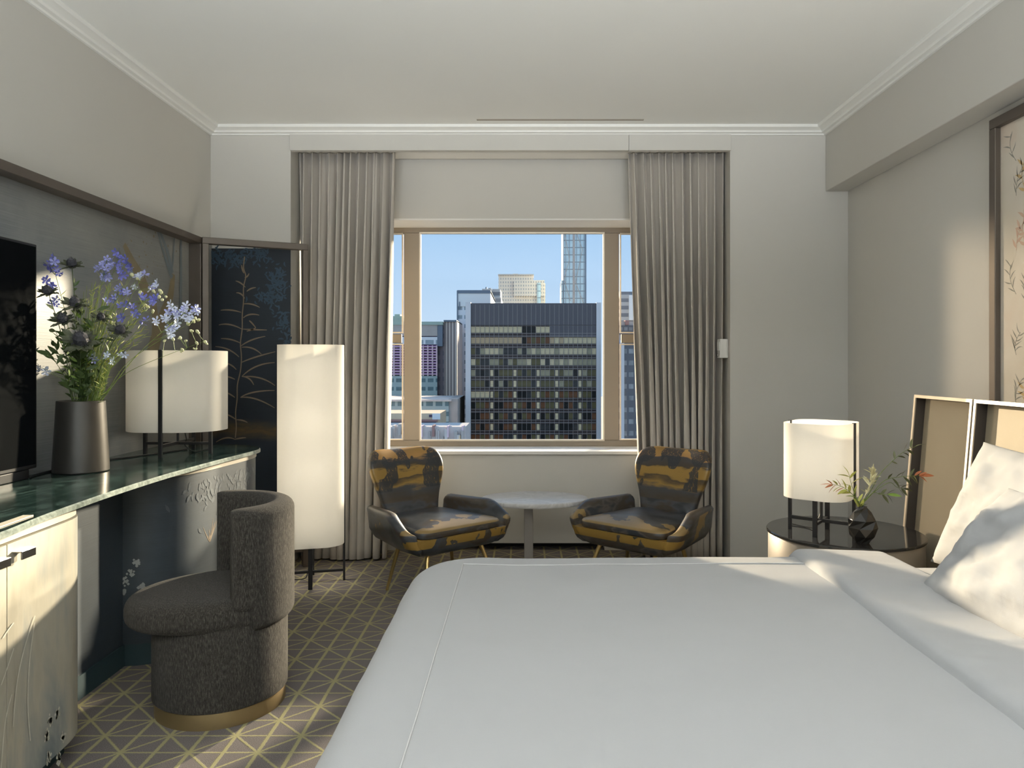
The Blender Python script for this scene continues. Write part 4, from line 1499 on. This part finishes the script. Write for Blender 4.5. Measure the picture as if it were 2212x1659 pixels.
for k in range(44):
    y = PY1 - fw - 0.03 - (k % 8) * 0.16 + RND.uniform(-0.04, 0.04)
    z = PZ0 + 0.08 + (k // 8) * 0.205 + RND.uniform(-0.05, 0.05)
    lo, hi = PY0 + fw + 0.12, PY1 - fw - 0.005
    y = min(y, hi - 0.09)
    key = ('ink_grey', 'ink_ochre', 'ink_rose')[(k + k // 8) % 3] if k // 8 not in (2, 3) else RND.choice(('ink_rose', 'ink_rose', 'ink_grey'))
    z = min(z, PZ1 - fw - 0.16)
    spray(inks[key], y, z, RND.uniform(1.0, 2.1), RND.uniform(0.09, 0.14), RND.randint(5, 9), 0.012 if key != 'ink_grey' else 0.005, 0.045)
for k, m in inks.items():
    m.build('botanical_print', MT[k], pic, fix=False)['kind'] = 'stuff'

# ------------------------------------------------------------------ gunmetal vase and bouquet on the desk
VB_ = Vector((-1.727, 2.885, ZD))
vg = empty('vase', VB_, 0, 'gunmetal tapered cylinder vase on the desk holding blue flowers and thistles', 'vase')
MB().lathe([(0.094, 0.0), (0.098, 0.004), (0.0975, 0.03), (0.090, 0.16), (0.0845, 0.262), (0.0840, 0.274), (0.081, 0.276), (0.079, 0.272), (0.082, 0.20), (0.085, 0.03), (0.02, 0.02)], 56).build('body', MT['vase_grey'], vg, 40)
VM = VB_ + Vector((0, 0, 0.26))


def bq(x, y, d):
    # photograph crop -> point at depth d, kept clear of the left wall
    px, py = 40 + x / 4.609, 520 + y / 4.609
    dm = (XL + 0.03) * FOC / (px - VX)
    return P(px, py, min(d, dm))


def flower_mesh(name, mat, R_, n=5, cup=0.35):
    vs, fs = [(0, 0, 0)], []
    for k in range(n):
        a = 2 * PI * k / n + 0.2 * math.sin(k * 7)
        c, s = math.cos(a), math.sin(a)
        b = len(vs)
        for (r, w, h) in ((0.25, 0.10, 0.02), (0.65, 0.30, 0.5), (1.0, 0.16, 1.0)):
            for sg in (-1, 1):
                vs.append((R_ * (r * c - sg * w * s), R_ * (r * s + sg * w * c), R_ * cup * h + 0.05 * R_ * ((k * 3) % 4)))
        fs += [(0, b, b + 1), (b, b + 2, b + 3, b + 1), (b + 2, b + 4, b + 5, b + 3)]
    b = len(vs)
    vs += [(0, 0, -R_ * 0.1), (R_ * 0.08, 0, -R_ * 0.9), (-R_ * 0.05, R_ * 0.06, -R_ * 0.9)]
    fs += [(b, b + 1, b + 2)]
    me = bpy.data.meshes.new(name)
    me.from_pydata(vs, [], fs)
    me.materials.append(mat)
    return me


FL = {k: flower_mesh('floret_' + k, MT[k], 0.0165) for k in ('blue', 'lilac', 'paleblue')}
def bud_mesh():
    m = MB().lathe([(0.0005, -0.006), (0.004, -0.003), (0.0055, 0.001), (0.004, 0.005), (0.0006, 0.008)], 8)
    o = m.build('bud', MT['bud'], None, 80)
    me = o.data
    bpy.data.objects.remove(o)
    return me
BUD = bud_mesh()
def thistle_mesh():
    m = MB()
    m.lathe([(0.001, -0.013), (0.008, -0.010), (0.012, -0.001), (0.011, 0.008), (0.006, 0.014), (0.001, 0.016)], 10)
    n0 = len(m.f)
    rr = random.Random(5)
    for k in range(60):
        a, el = rr.uniform(0, 2 * PI), rr.uniform(-0.2, 1.4)
        d = Vector((math.cos(a) * math.cos(el), math.sin(a) * math.cos(el), math.sin(el)))
        s = d.cross(Vector((0.1, 0.2, 1))).normalized() * 0.0012
        b = d * 0.010
        m.add([b - s, b + s, d * rr.uniform(0.017, 0.021)], [(0, 1, 2)])
    o = m.build('thistle_head', MT['thistlehead'], None)
    me = o.data
    bpy.data.objects.remove(o)
    return me
THI = thistle_mesh()
def ruff_mesh():
    m = MB()
    rr = random.Random(9)
    for k in range(15):
        a = 2 * PI * k / 15 + rr.uniform(-0.15, 0.15)
        L = rr.uniform(0.024, 0.037)
        c, s = math.cos(a), math.sin(a)
        up = rr.uniform(-0.1, 0.5)
        pts = []
        for f, w in ((0.15, 0.003), (0.4, 0.006), (0.55, 0.0035), (0.7, 0.0055), (1.0, 0.0004)):
            z = -0.008 + L * f * up
            pts.append([(L * f * c - w * s, L * f * s + w * c, z + 0.002), (L * f * c, L * f * s, z), (L * f * c + w * s, L * f * s - w * c, z + 0.002)])
        for p, q in zip(pts, pts[1:]):
            m.add([p[0], p[1], q[1], q[0]], [(0, 1, 2, 3)])
            m.add([p[1], p[2], q[2], q[1]], [(0, 1, 2, 3)])
    o = m.build('ruff', MT['thistle'], None, None, fix=False)
    me = o.data
    bpy.data.objects.remove(o)
    return me
RUFF = ruff_mesh()
LEAF['long'] = leafmesh('leaf_long', 0.055, 0.006, MT['leafgreen'], 0.4)
LEAF['dark'] = leafmesh('leaf_dark', 0.048, 0.018, MT['stemdark'], 0.3)
LEAF['thin'] = leafmesh('leaf_thin', 0.036, 0.0045, MT['leafyellow'], 0.3)


def stem_of(t, tip, mat='stem', rad=0.0017, bow=0.25, n=14):
    base = Vector((RND.uniform(-0.055, 0.055), RND.uniform(-0.05, 0.05), -0.12))
    tip = Vector(tip) - VM
    rim = Vector((max(-0.07, min(0.07, tip.x * 0.28)), max(-0.06, min(0.06, tip.y * 0.28)), 0.02))
    mid = Vector((tip.x * (0.45 + RND.uniform(-0.08, 0.08)), tip.y * 0.5, tip.z * 0.52))
    sp = smoothpath([base, rim, mid, tip], 7)
    MB().tube(sp, [rad * (1 - 0.5 * i / len(sp)) for i in range(len(sp))], 5).build('stem', MT[mat], t, 80)
    return sp


def along(t, sp, name, me, n, f0=0.35, f1=0.95, sc=(0.7, 1.1), droop=0.2):
    for k in range(n):
        f = RND.uniform(f0, f1)
        i = min(len(sp) - 2, int(f * (len(sp) - 1)))
        tg = (sp[i + 1] - sp[i]).normalized()
        d = tg * RND.uniform(0.2, 0.9) + Vector((RND.uniform(-1, 1), RND.uniform(-1, 1), RND.uniform(-droop, 0.4)))
        p = sp[i].lerp(sp[i + 1], RND.random())
        inst(me, name, t, p, aim(d, roll=RND.uniform(-2, 2)), RND.uniform(*sc))


thl = [(530, 230, 2.86, 'topmost thistle in the bouquet, with upright spiky bracts', 1.15), (290, 500, 2.80, 'thistle head nearest the television edge, under the blue florets', 1.1), (560, 620, 2.80, 'dark thistle head in the middle of the left half of the bouquet', 1.25), (440, 780, 2.79, 'dark thistle head low on the left of the bouquet', 1.2), (820, 760, 2.84, 'small thistle head at the centre of the bouquet', 0.9), (1010, 890, 2.82, 'round bristly thistle head at centre right above the lamp', 1.15), (620, 985, 2.76, 'largest dark thistle ruff low at the front of the bouquet', 1.75)]
for x, y, d, lab, sc in thl:
    t = empty('thistle', VM, 0, lab, 'flower', 'thistles in the bouquet')
    tip = bq(x, y, d)
    sp = stem_of(t, tip, 'stemdark', 0.0026)
    ax = (sp[-1] - sp[-3]).normalized() + Vector((0.1, -0.55, 0.1))
    q = ax.to_track_quat('Z', 'Y')
    inst(THI, 'flower_head', t, sp[-1], q, sc * 1.3)
    r = inst(RUFF, 'bract_ruff', t, sp[-1], q, sc * 1.35)
    along(t, sp, 'leaf', LEAF['dark'], 7, 0.5, 0.9, (0.5, 1.0))

dl = [('violet-blue delphinium spike against the mural at the far left of the bouquet', 'blue', [(330, 170), (380, 190), (320, 250), (360, 290), (300, 290), (420, 330), (285, 385), (350, 430), (365, 600), (345, 620)], 2.84),
      ('tall lilac delphinium spike at the top centre of the bouquet', 'lilac', [(880, 175), (940, 220), (900, 250), (870, 280), (840, 240), (860, 370), (920, 350), (885, 330), (800, 270)], 2.88),
      ('tallest violet delphinium spike with drooping tips at top centre', 'blue', [(1000, 140), (1050, 190), (1010, 310), (985, 260), (1040, 330), (850, 360), (1090, 240)], 2.90),
      ('violet delphinium with scattered florets in the middle of the bouquet', 'blue', [(1000, 480), (1090, 510), (1040, 525), (950, 560), (870, 590), (1040, 640), (1150, 650), (1010, 750), (1160, 710)], 2.86),
      ('violet delphinium leaning right, just above the cream desk lamp', 'blue', [(1350, 560), (1250, 560), (1330, 600), (1250, 810), (1380, 550), (1130, 290)], 2.93),
      ('pale delphinium stem with whitish florets at upper right', 'paleblue', [(1270, 350), (1390, 420), (1310, 460), (1190, 380), (1230, 340), (1130, 440), (1360, 450)], 2.95),
      ('low pale blue delphinium tucked behind the vase rim', 'paleblue', [(1040, 1130), (950, 1200), (720, 1150), (760, 1170), (880, 1130), (230, 1270), (270, 1290)], 2.86),
      ('pale blue delphinium cluster drooping over the cream desk lamp', 'paleblue', [(1500, 650), (1540, 690), (1600, 700), (1650, 660), (1700, 660), (1750, 690), (1700, 730), (1560, 750), (1500, 780), (1440, 780), (1620, 760), (1500, 850), (1540, 880), (1490, 930), (1380, 810), (1530, 930), (1590, 800), (1780, 700), (1660, 700), (1500, 720), (1710, 790)], 2.97)]
for lab, col, fl, d in dl:
    t = empty('delphinium', VM, 0, lab, 'flower', 'delphiniums in the bouquet')
    top = min(fl, key=lambda p: p[1])
    if col == 'paleblue' and len(fl) > 15:
        top = (1700, 660)
    sp = stem_of(t, bq(top[0], top[1] + 20, d), 'stem', 0.0018)
    for (x, y) in fl:
        for r in range(2):
            p = bq(x + RND.uniform(-28, 28), y + RND.uniform(-25, 25), d + RND.uniform(-0.03, 0.03)) - VM
            dv = Vector((RND.uniform(-0.8, 0.8), RND.uniform(-1.2, -0.2), RND.uniform(-0.3, 0.8)))
            inst(FL[col if RND.random() < 0.8 else 'lilac'], 'floret', t, p, dv.to_track_quat('Z', 'Y'), RND.uniform(0.75, 1.15))
            # pedicel back to the nearest point of the stem
        nr = min(sp[len(sp) // 3:], key=lambda s: (s - p).length + (0.2 if s.z > p.z else 0))
        MB().tube(bez(nr, (nr + p) / 2 + Vector((0, 0, -0.01)), p, 5), 0.0008, 4).build('pedicel', MT['stem'], t)
    along(t, sp, 'leaf', LEAF['thin'], 6, 0.35, 0.85)
bl = [('budding green spray reaching right over the cream desk lamp', [(1780, 905), (1860, 1010), (1775, 1020), (1660, 1000), (1610, 970), (1450, 1000), (1540, 985), (1720, 900), (1765, 1080), (1630, 1090)], 2.96, (1850, 1000)),
      ('budding yellow spray at the upper right edge of the bouquet', [(1420, 520), (1470, 560), (1400, 560), (1430, 590), (1340, 500), (1210, 520), (1290, 660), (1340, 700), (1250, 640), (1410, 500)], 2.95, (1430, 510)),
      ('short budding spray beside the thistles at the bouquet centre', [(880, 790), (930, 820), (860, 830), (910, 760), (950, 830), (1180, 380), (1130, 340)], 2.88, (900, 770)),
      ('budding side spray under the pale blue cluster', [(1790, 790), (1740, 800), (1690, 830), (1760, 770)], 2.98, (1780, 780))]
for lab, fl, d, top in bl:
    t = empty('bud_spray', VM, 0, lab, 'flower', 'budding sprays in the bouquet')
    sp = stem_of(t, bq(top[0], top[1], d), 'stem', 0.0014)
    for (x, y) in fl:
        p = bq(x, y, d + RND.uniform(-0.02, 0.02)) - VM
        inst(BUD, 'bud', t, p, (RND.uniform(-1, 1), RND.uniform(-1, 1), 0), RND.uniform(0.9, 1.4))
        inst(BUD, 'bud', t, p + Vector((RND.uniform(-.008, .008), 0, RND.uniform(-.008, .008))), (RND.uniform(-1, 1), RND.uniform(-1, 1), 0), RND.uniform(0.5, 0.9))
        nr = min(sp[len(sp) // 2:], key=lambda s: (s - p).length)
        MB().tube(bez(nr, (nr + p) / 2 + Vector((0, 0, -0.008)), p, 5), 0.0008, 4).build('pedicel', MT['stem'], t)
# airy green filler stems and dark leafy stems
LB = {0: 'thin green filler stem in the airy right half of the bouquet', 1: 'dark leafy stem in the dense left half of the bouquet'}
for k in range(44):
    x = RND.uniform(640, 1380)
    y = 330 + abs(x - 850) * 0.55 + RND.uniform(0, 420)
    t = empty('filler_stem', VM, 0, LB[0], 'foliage', 'green filler stems in the bouquet')
    sp = stem_of(t, bq(x, y, 2.9 + RND.uniform(-0.10, 0.10)), 'stem', 0.0015)
    along(t, sp, 'leaf', LEAF['thin'], 12, 0.35, 1.0, (0.5, 1.0), 0.0)
    along(t, sp, 'leaf', LEAF['long'], 3, 0.3, 0.6, (0.5, 0.9), 0.0)
for k in range(15):
    x = RND.uniform(185, 800)
    y = 560 + RND.uniform(0, 620)
    t = empty('leafy_stem', VM, 0, LB[1], 'foliage', 'dark leafy stems in the bouquet')
    sp = stem_of(t, bq(x, y, 2.82 + RND.uniform(-0.06, 0.06)), 'stemdark', 0.0018)
    along(t, sp, 'leaf', LEAF['dark'], 14, 0.35, 1.0, (0.6, 1.15), 0.2)
    along(t, sp, 'leaf', LEAF['green'], 4, 0.4, 1.0, (0.7, 1.1), 0.2)
o = MB().tube(smoothpath([Vector((-1.815, 2.72, ZD + 0.004)), Vector((-1.83, 2.80, ZD + 0.004)), Vector((-1.835, 3.0, ZD + 0.004)), Vector((-1.80, 3.2, ZD + 0.004)), Vector((-1.70, 3.42, ZD + 0.004)), Vector((-1.64, 3.60, ZD + 0.004))], 8), 0.0035, 6).build('power_cord', MT['cord'], None, 80)
tag(o, 'black power cord running along the back of the desk to the lamp', 'cord')

# ------------------------------------------------------------------ city outside the window
def city_mat(name, wall, win, sx, sz, fx=0.55, fz=0.5, rough=0.6, off=(0, 0), wvar=0.35, metal=0.0):
    # window grid for facades too far away to build pane by pane (object coordinates, metres)
    t = NT(name)
    s = t.sep(t.co.outputs['Object'])
    ax = t.math('FRACT', t.math('DIVIDE', t.math('ADD', t.math('ADD', s[0], s[1]), off[0] + 500.0), sx))
    az = t.math('FRACT', t.math('DIVIDE', t.math('ADD', s[2], off[1] + 500.0), sz))
    m = t.math('MULTIPLY', t.math('LESS_THAN', ax, fx), t.math('LESS_THAN', az, fz))
    nz = t.noise(t.coords((1.0 / sx, 1.0 / sx, 1.0 / sz)), 1.0, 2)
    wc = t.mix(nz, tuple(x * (1 - wvar) for x in win), tuple(min(1, x * (1 + wvar)) for x in win))
    big = t.noise(t.coords((1, 1, 1)), 0.05, 3)
    wl = t.mix(big, tuple(x * 0.92 for x in wall), wall)
    return t.done(t.mix(m, wl, wc), rough, metal)


GZ = -115.0


def building(name, label, x0, x1, yt, d, depth, mat, parts=()):
    X0, X1 = (x0 - VX) * d / FOC, (x1 - VX) * d / FOC
    zt = EYE - (yt - VY) * d / FOC
    t = empty(name, ((X0 + X1) / 2, d, GZ), 0, label, 'building')
    h = (X1 - X0) / 2
    MB().box(-h, h, 0, depth, 0, zt - GZ).build('tower_body', mat, t)
    for nm, px0, px1, py0, py1, dy0, dy1, mt in parts:
        a, b = (px0 - VX) * d / FOC - (X0 + X1) / 2, (px1 - VX) * d / FOC - (X0 + X1) / 2
        z0, z1 = EYE - (py1 - VY) * d / FOC - GZ, EYE - (py0 - VY) * d / FOC - GZ
        MB().box(a, b, dy0, dy1, z0, z1).build(nm, mt, t)
    return t


c_beige = city_mat('beige_brick_facade', (0.920, 0.783, 0.641), (0.505, 0.459, 0.423), 1.75, 2.5, 0.45, 0.5)
c_white = city_mat('white_glass_facade', (0.920, 0.920, 0.920), (0.374, 0.432, 0.456), 4.2, 4.0, 0.8, 0.42)
c_whiteplain = simple('white_panel_facade', (0.910, 0.887, 0.843), 0.6, var=0.04, scale=0.1)
c_cap = simple('blue_grey_parapet', (0.18, 0.22, 0.27), 0.5, var=0.05)
c_grey = city_mat('grey_office_facade', (0.568, 0.546, 0.519), (0.216, 0.221, 0.235), 40.0, 4.2, 1.0, 0.5)
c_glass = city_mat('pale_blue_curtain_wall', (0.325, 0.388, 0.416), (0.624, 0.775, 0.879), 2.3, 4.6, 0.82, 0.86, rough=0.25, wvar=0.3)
c_brown = city_mat('fluted_stone_facade', (0.757, 0.644, 0.559), (0.248, 0.196, 0.186), 1.25, 100.0, 0.45, 1.0)
c_teal = city_mat('teal_glass_facade', (0.437, 0.540, 0.527), (0.140, 0.225, 0.242), 3.2, 3.4, 0.72, 0.45)
c_dark = city_mat('dark_office_facade', (0.146, 0.140, 0.146), (0.291, 0.280, 0.266), 2.2, 3.8, 0.7, 0.4, wvar=0.7)
c_pinkside = city_mat('netted_side_facade', (0.22, 0.18, 0.20), (0.13, 0.12, 0.14), 2.5, 3.5, 0.6, 0.5)
c_slab = simple('purple_safety_netting', (0.530, 0.255, 0.513), 0.8, var=0.2, scale=0.3)
c_slab2 = simple('pale_concrete_slab', (0.838, 0.611, 0.642), 0.8, var=0.1, scale=0.3)
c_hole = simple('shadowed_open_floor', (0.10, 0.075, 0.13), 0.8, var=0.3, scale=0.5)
c_green = simple('verdigris_roof', (0.437, 0.532, 0.439), 0.6, var=0.15, scale=0.2)
c_conc = simple('weathered_concrete', (0.524, 0.462, 0.412), 0.8, var=0.2, scale=0.3)
c_roof = simple('gravel_roof', (0.718, 0.630, 0.570), 0.9, var=0.2, scale=0.5)
c_tan = simple('tan_stucco', (0.801, 0.602, 0.399), 0.8, var=0.15, scale=0.4)
c_brick = simple('red_brown_brick', (0.437, 0.238, 0.199), 0.8, var=0.15, scale=0.4)
c_light = simple('light_stone_pier', (0.699, 0.660, 0.638), 0.7, var=0.04, scale=0.2)
c_mull = simple('grey_aluminium_mullion', (0.30, 0.26, 0.24), 0.5, var=0.05)
c_span = simple('dark_bronze_spandrel', (0.055, 0.034, 0.033), 0.6, var=0.1, scale=0.2)
c_crownm = simple('charcoal_crown_cladding', (0.085, 0.074, 0.08), 0.6, var=0.25, scale=0.12, stretch=(6, 6, 0.3))

o = MB().box(-900, 900, 60, 2600, GZ - 2, GZ).build('city_ground', simple('city_asphalt', (0.12, 0.12, 0.13), 0.9), None)
o['kind'] = 'structure'

# --- the dark office tower opposite, with its panes built one by one
DT = 259.0
tw = empty('office_tower', ((1153 - VX) * DT / FOC, DT, GZ), 0, 'dark bronze glass office tower with pale stone corner piers straight outside the window', 'building')
TX = tw.location.x
def tx(px): return (px - VX) * DT / FOC - TX
def tz(py): return EYE - (py - VY) * DT / FOC - GZ
MB().box(tx(1006), tx(1297), 0.6, 42, 0, tz(657)).build('tower_body', c_span, tw)
MB().box(tx(1006), tx(1017), -0.9, 42, 0, tz(653)).build('corner_pier', c_light, tw)
MB().box(tx(1288), tx(1298), -0.9, 42, 0, tz(654)).build('corner_pier', c_light, tw)
MB().box(tx(1017), tx(1288), -0.1, 0.6, tz(703), tz(655)).build('crown_screen', c_crownm, tw)
NC = 27
xs = [tx(1017 + (1288 - 1017) * i / NC) for i in range(NC + 1)]
pal = []
for nm, col in (('pane_black', (0.013, 0.013, 0.012)), ('pane_olive', (0.143, 0.118, 0.051)), ('pane_brown', (0.176, 0.073, 0.031)), ('pane_blind', (0.726, 0.588, 0.359)), ('pane_grey', (0.396, 0.343, 0.218)), ('pane_slate', (0.050, 0.049, 0.047)), ('pane_tan', (0.572, 0.412, 0.242))):
    pal.append(simple(nm, col, 0.4, var=0.35, scale=0.9, spec=0.12))
pm = []
y0row = 705.5
pitch = 23.4
dx = xs[1] - xs[0]
hz_ = pitch * 0.56 * DT / FOC
base_me = []
for mt in pal:
    me = bpy.data.meshes.new('pane')
    w = dx - 0.12
    me.from_pydata([(-w / 2, 0, 0), (w / 2, 0, 0), (w / 2, 0, hz_), (-w / 2, 0, hz_), (-w / 2, 0.15, 0), (w / 2, 0.15, 0), (w / 2, 0.15, hz_), (-w / 2, 0.15, hz_)], [], [(0, 1, 2, 3), (5, 4, 7, 6), (4, 0, 3, 7), (1, 5, 6, 2), (3, 2, 6, 7), (4, 5, 1, 0)])
    me.materials.append(mt)
    base_me.append(me)
rr = random.Random(21)
for r in range(11):
    zt_ = tz(y0row + r * pitch)
    for c in range(NC):
        if r == 0 and c >= 17:
            continue
        if r == 0:
            k = 3 if c < 11 else (0 if c < 14 else 3)
        elif r == 1:
            k = 6 if c < 11 else (rr.choice((0, 2, 1)) if c < 17 else rr.choice((3, 6, 3)))
        elif r == 2:
            k = rr.choice((4, 3, 1, 5)) if c < 11 else (5 if c < 12 else rr.choice((3, 4, 3)))
        elif r == 3:
            k = rr.choice((1, 4, 1, 5, 3)) if c < 18 else rr.choice((3, 4, 4))
        elif r in (4, 5):
            k = rr.choice((1, 1, 0, 5, 4, 1))
        elif r in (6, 7):
            k = rr.choice((1, 0, 2, 1, 5, 2)) if not (c < 4 and r == 6) else 3
        else:
            k = rr.choice((2, 0, 0, 5, 2, 1))
        if r >= 4 and c in (4, 9, 14, 18, 23):
            continue
        inst(base_me[k], 'pane', tw, ((xs[c] + xs[c + 1]) / 2, 0.38, zt_ - hz_))
    if r == 0:
        MB().box(xs[17], xs[27], -0.08, 0.6, tz(y0row + pitch * 0.95), tz(702)).build('crown_screen', c_crownm, tw)
# pale columns between bays on the lower floors
for c in (4, 9, 14, 18, 23):
    x = (xs[c] + xs[c + 1]) / 2
    for r in range(4, 11):
        zt_ = tz(y0row + r * pitch)
        MB().box(x - 0.5, x + 0.5, 0.25, 0.6, zt_ - hz_, zt_).build('column', pal[3], tw)
m = MB()
for x in xs:
    m.box(x - 0.055, x + 0.055, -0.18, 0.55, tz(960), tz(658))
for r in range(12):
    z = tz(y0row + r * pitch - pitch * 0.12)
    m.box(xs[0], xs[-1], -0.1, 0.5, z - 0.09, z + 0.09)
    z = tz(y0row + r * pitch + pitch * 0.62)
    m.box(xs[0], xs[-1], -0.1, 0.5, z - 0.06, z + 0.06)
m.build('mullion_grid', c_mull, tw, kind='stuff')

# --- towers behind and beside it
building('slab_tower', 'white glass slab tower showing left of the dark office tower', 988, 1060, 628, 330, 50, c_white, [('blank_upper_wall', 988, 1060, 634, 662, -0.4, 0, c_whiteplain), ('parapet', 988, 1060, 627, 634, -0.6, 50, c_cap), ('corner_fin', 987, 989.5, 628, 960, -0.8, 0.5, c_cap), ('vent', 992, 994, 652, 668, -0.7, -0.4, c_cap)])
building('stepped_office', 'grey banded stepped office block peeking over the dark tower roof', 1036, 1082, 642, 420, 40, c_grey, [('upper_block', 1041, 1062, 623, 643, 2, 30, c_grey), ('upper_block', 1061, 1080, 622, 643, 6, 30, c_grey), ('water_tank', 1047, 1050, 617, 624, 8, 12, c_cap), ('water_tank', 1054, 1059, 619, 624, 8, 12, c_conc)])
building('beige_tower', 'beige apartment tower with a stepped top above the dark tower', 1077, 1178, 612, 520, 45, c_beige, [('upper_block', 1077, 1152, 594, 612, 0, 45, c_beige), ('upper_block', 1110, 1176, 606, 640, -2, 0, c_beige), ('penthouse', 1108, 1119, 590, 595, 4, 14, c_tan), ('penthouse', 1138, 1148, 591, 595, 4, 14, c_tan), ('corner_bay', 1160, 1168, 612, 660, -3, -2, c_glass), ('cornice', 1076, 1153, 592.5, 595, -1, 45, c_conc)])
gt = building('glass_skyscraper', 'slender pale blue glass skyscraper rising out of view at the right', 1217, 1266, 430, 470, 26, c_glass, [('side_setback', 1213, 1217, 605, 700, 1.5, 22, c_glass), ('edge_fin', 1263, 1266.5, 430, 700, -0.4, 1, c_cap), ('edge_fin', 1216.5, 1218, 430, 700, -0.4, 1, c_cap), ('core_strip', 1237, 1242, 430, 700, -0.3, 0, c_conc)])
GX = gt.location.x
def gp(px, py):
    return Vector(((px - VX) * 470 / FOC - GX, -0.7, EYE - (py - VY) * 470 / FOC - GZ))
for a, b in (((1218, 605), (1230, 560)), ((1230, 560), (1219, 500)), ((1219, 606), (1232, 650)), ((1244, 500), (1258, 540)), ((1258, 540), (1243, 610)), ((1243, 610), (1262, 660))):
    MB().bar(gp(*a), gp(*b), 0.35, 0.35, (0, 1, 0)).build('diagonal_brace', c_conc, gt)
building('fluted_tower', 'brown stone tower with vertical fluting left of the white slab', 959, 987, 693, 302, 26, c_brown, [('crown_band', 958.8, 987, 691.5, 695, -0.8, 26, c_cap), ('plinth_wing', 959, 987, 862, 960, -6, 0, c_conc)])

# purple-netted building under construction: floor slabs built one by one
cb_ = building('construction_block', 'building under construction with purple netted floors seen left of the centre pane', 800, 945, 697, 300, 45, c_hole, [('green_roof_edge', 800, 957, 695, 702, -1, 30, c_green), ('dark_mechanical_floor', 800, 945, 702, 726, -0.6, 0, c_conc), ('window_floor', 800, 945, 728, 744, -0.6, 0, c_white), ('side_wing', 945, 958, 700, 960, 2, 40, c_pinkside), ('side_mechanical', 944, 956, 702, 748, -0.4, 2, c_cap)])
CX_ = cb_.location.x
for k in range(11):
    y = 747 + k * 5.9
    x0, x1 = (800 - VX) * 300 / FOC - CX_, (945 - VX) * 300 / FOC - CX_
    z0, z1 = EYE - (y + 3.2 - VY) * 300 / FOC - GZ, EYE - (y - VY) * 300 / FOC - GZ
    MB().box(x0, x1, -1.2, 0.2, z0, z0 + (z1 - z0) * 0.45).build('floor_slab', c_slab2, cb_)
    MB().box(x0, x1, -1.1, 0.1, z0 + (z1 - z0) * 0.45, z1).build('safety_net', c_slab, cb_)
for px in (852, 866, 915, 925, 935, 944):
    x = (px - VX) * 300 / FOC - CX_
    MB().box(x - 0.25, x + 0.25, -1.3, 0, EYE - (812 - VY) * 300 / FOC - GZ, EYE - (746 - VY) * 300 / FOC - GZ).build('column', c_slab2, cb_)
MB().box((800 - VX) * 300 / FOC - CX_, (945 - VX) * 300 / FOC - CX_, -1.0, 0, 0, EYE - (812 - VY) * 300 / FOC - GZ).build('glazed_lower_floors', c_teal, cb_)
building('domed_block', 'pale green domed roof behind the left side sash', 800, 869, 690, 380, 40, c_green, [('dome_tier', 838, 866, 682, 691, 3, 30, c_green), ('dome_tier', 848, 860, 677, 683, 6, 24, c_green)])
building('teal_office', 'low teal glass office building at the foot of the construction block', 800, 969, 866, 250, 30, c_teal, [('roof_slab', 800, 975, 863, 867, -0.6, 30, c_roof), ('concrete_end_wall', 968, 988, 862, 960, 1, 30, c_conc)])
building('tan_rowhouse', 'small tan rooftop building low at the left of the centre pane', 800, 951, 893, 215, 16, c_tan, [('white_end_bay', 934, 951, 893, 906, -0.3, 0, c_whiteplain), ('dark_window', 927, 934, 896, 901, -0.2, 0, c_hole), ('brick_band', 800, 945, 906, 911, -0.4, 0, c_brick), ('dark_storey', 800, 942, 911, 917, -0.2, 0, c_hole), ('brick_band', 800, 945, 917, 922, -0.4, 0, c_brick)])
rb = building('low_rooftops', 'jumbled pale low rooftops at the bottom left of the view', 800, 1006, 922, 200, 14, c_roof, [])
RXc = rb.location.x
rr = random.Random(4)
for k in range(34):
    px = rr.uniform(842, 1000)
    py = rr.uniform(914, 944)
    w = rr.uniform(2, 7)
    x = (px - VX) * 200 / FOC - RXc
    z = EYE - (py - VY) * 200 / FOC - GZ
    MB().box(x - w * 0.06, x + w * 0.06, -0.4 - rr.uniform(0, 1.5), 3, z - 3.0, z).build('rooftop_unit', rr.choice((c_roof, c_conc, c_tan, c_brick, c_conc, c_slab2)), rb)
building('grey_tower', 'grey tower seen through the right side sash', 1338, 1400, 630, 420, 40, c_grey, [('white_corner', 1358, 1400, 638, 692, -2, 0, c_whiteplain)])
building('brick_block', 'red-brown rooftop block in the right side sash', 1336, 1400, 694, 330, 30, c_conc, [('brick_penthouse', 1350, 1358, 692, 702, -1, 4, c_brick), ('dark_top_floor', 1336, 1400, 703, 722, -0.8, 0, c_dark)])
building('dark_block', 'dark office block filling the lower right side sash', 1334, 1420, 735, 240, 30, c_dark, [('pale_corner_pier', 1338, 1348, 735, 960, -0.6, 0, c_light)])
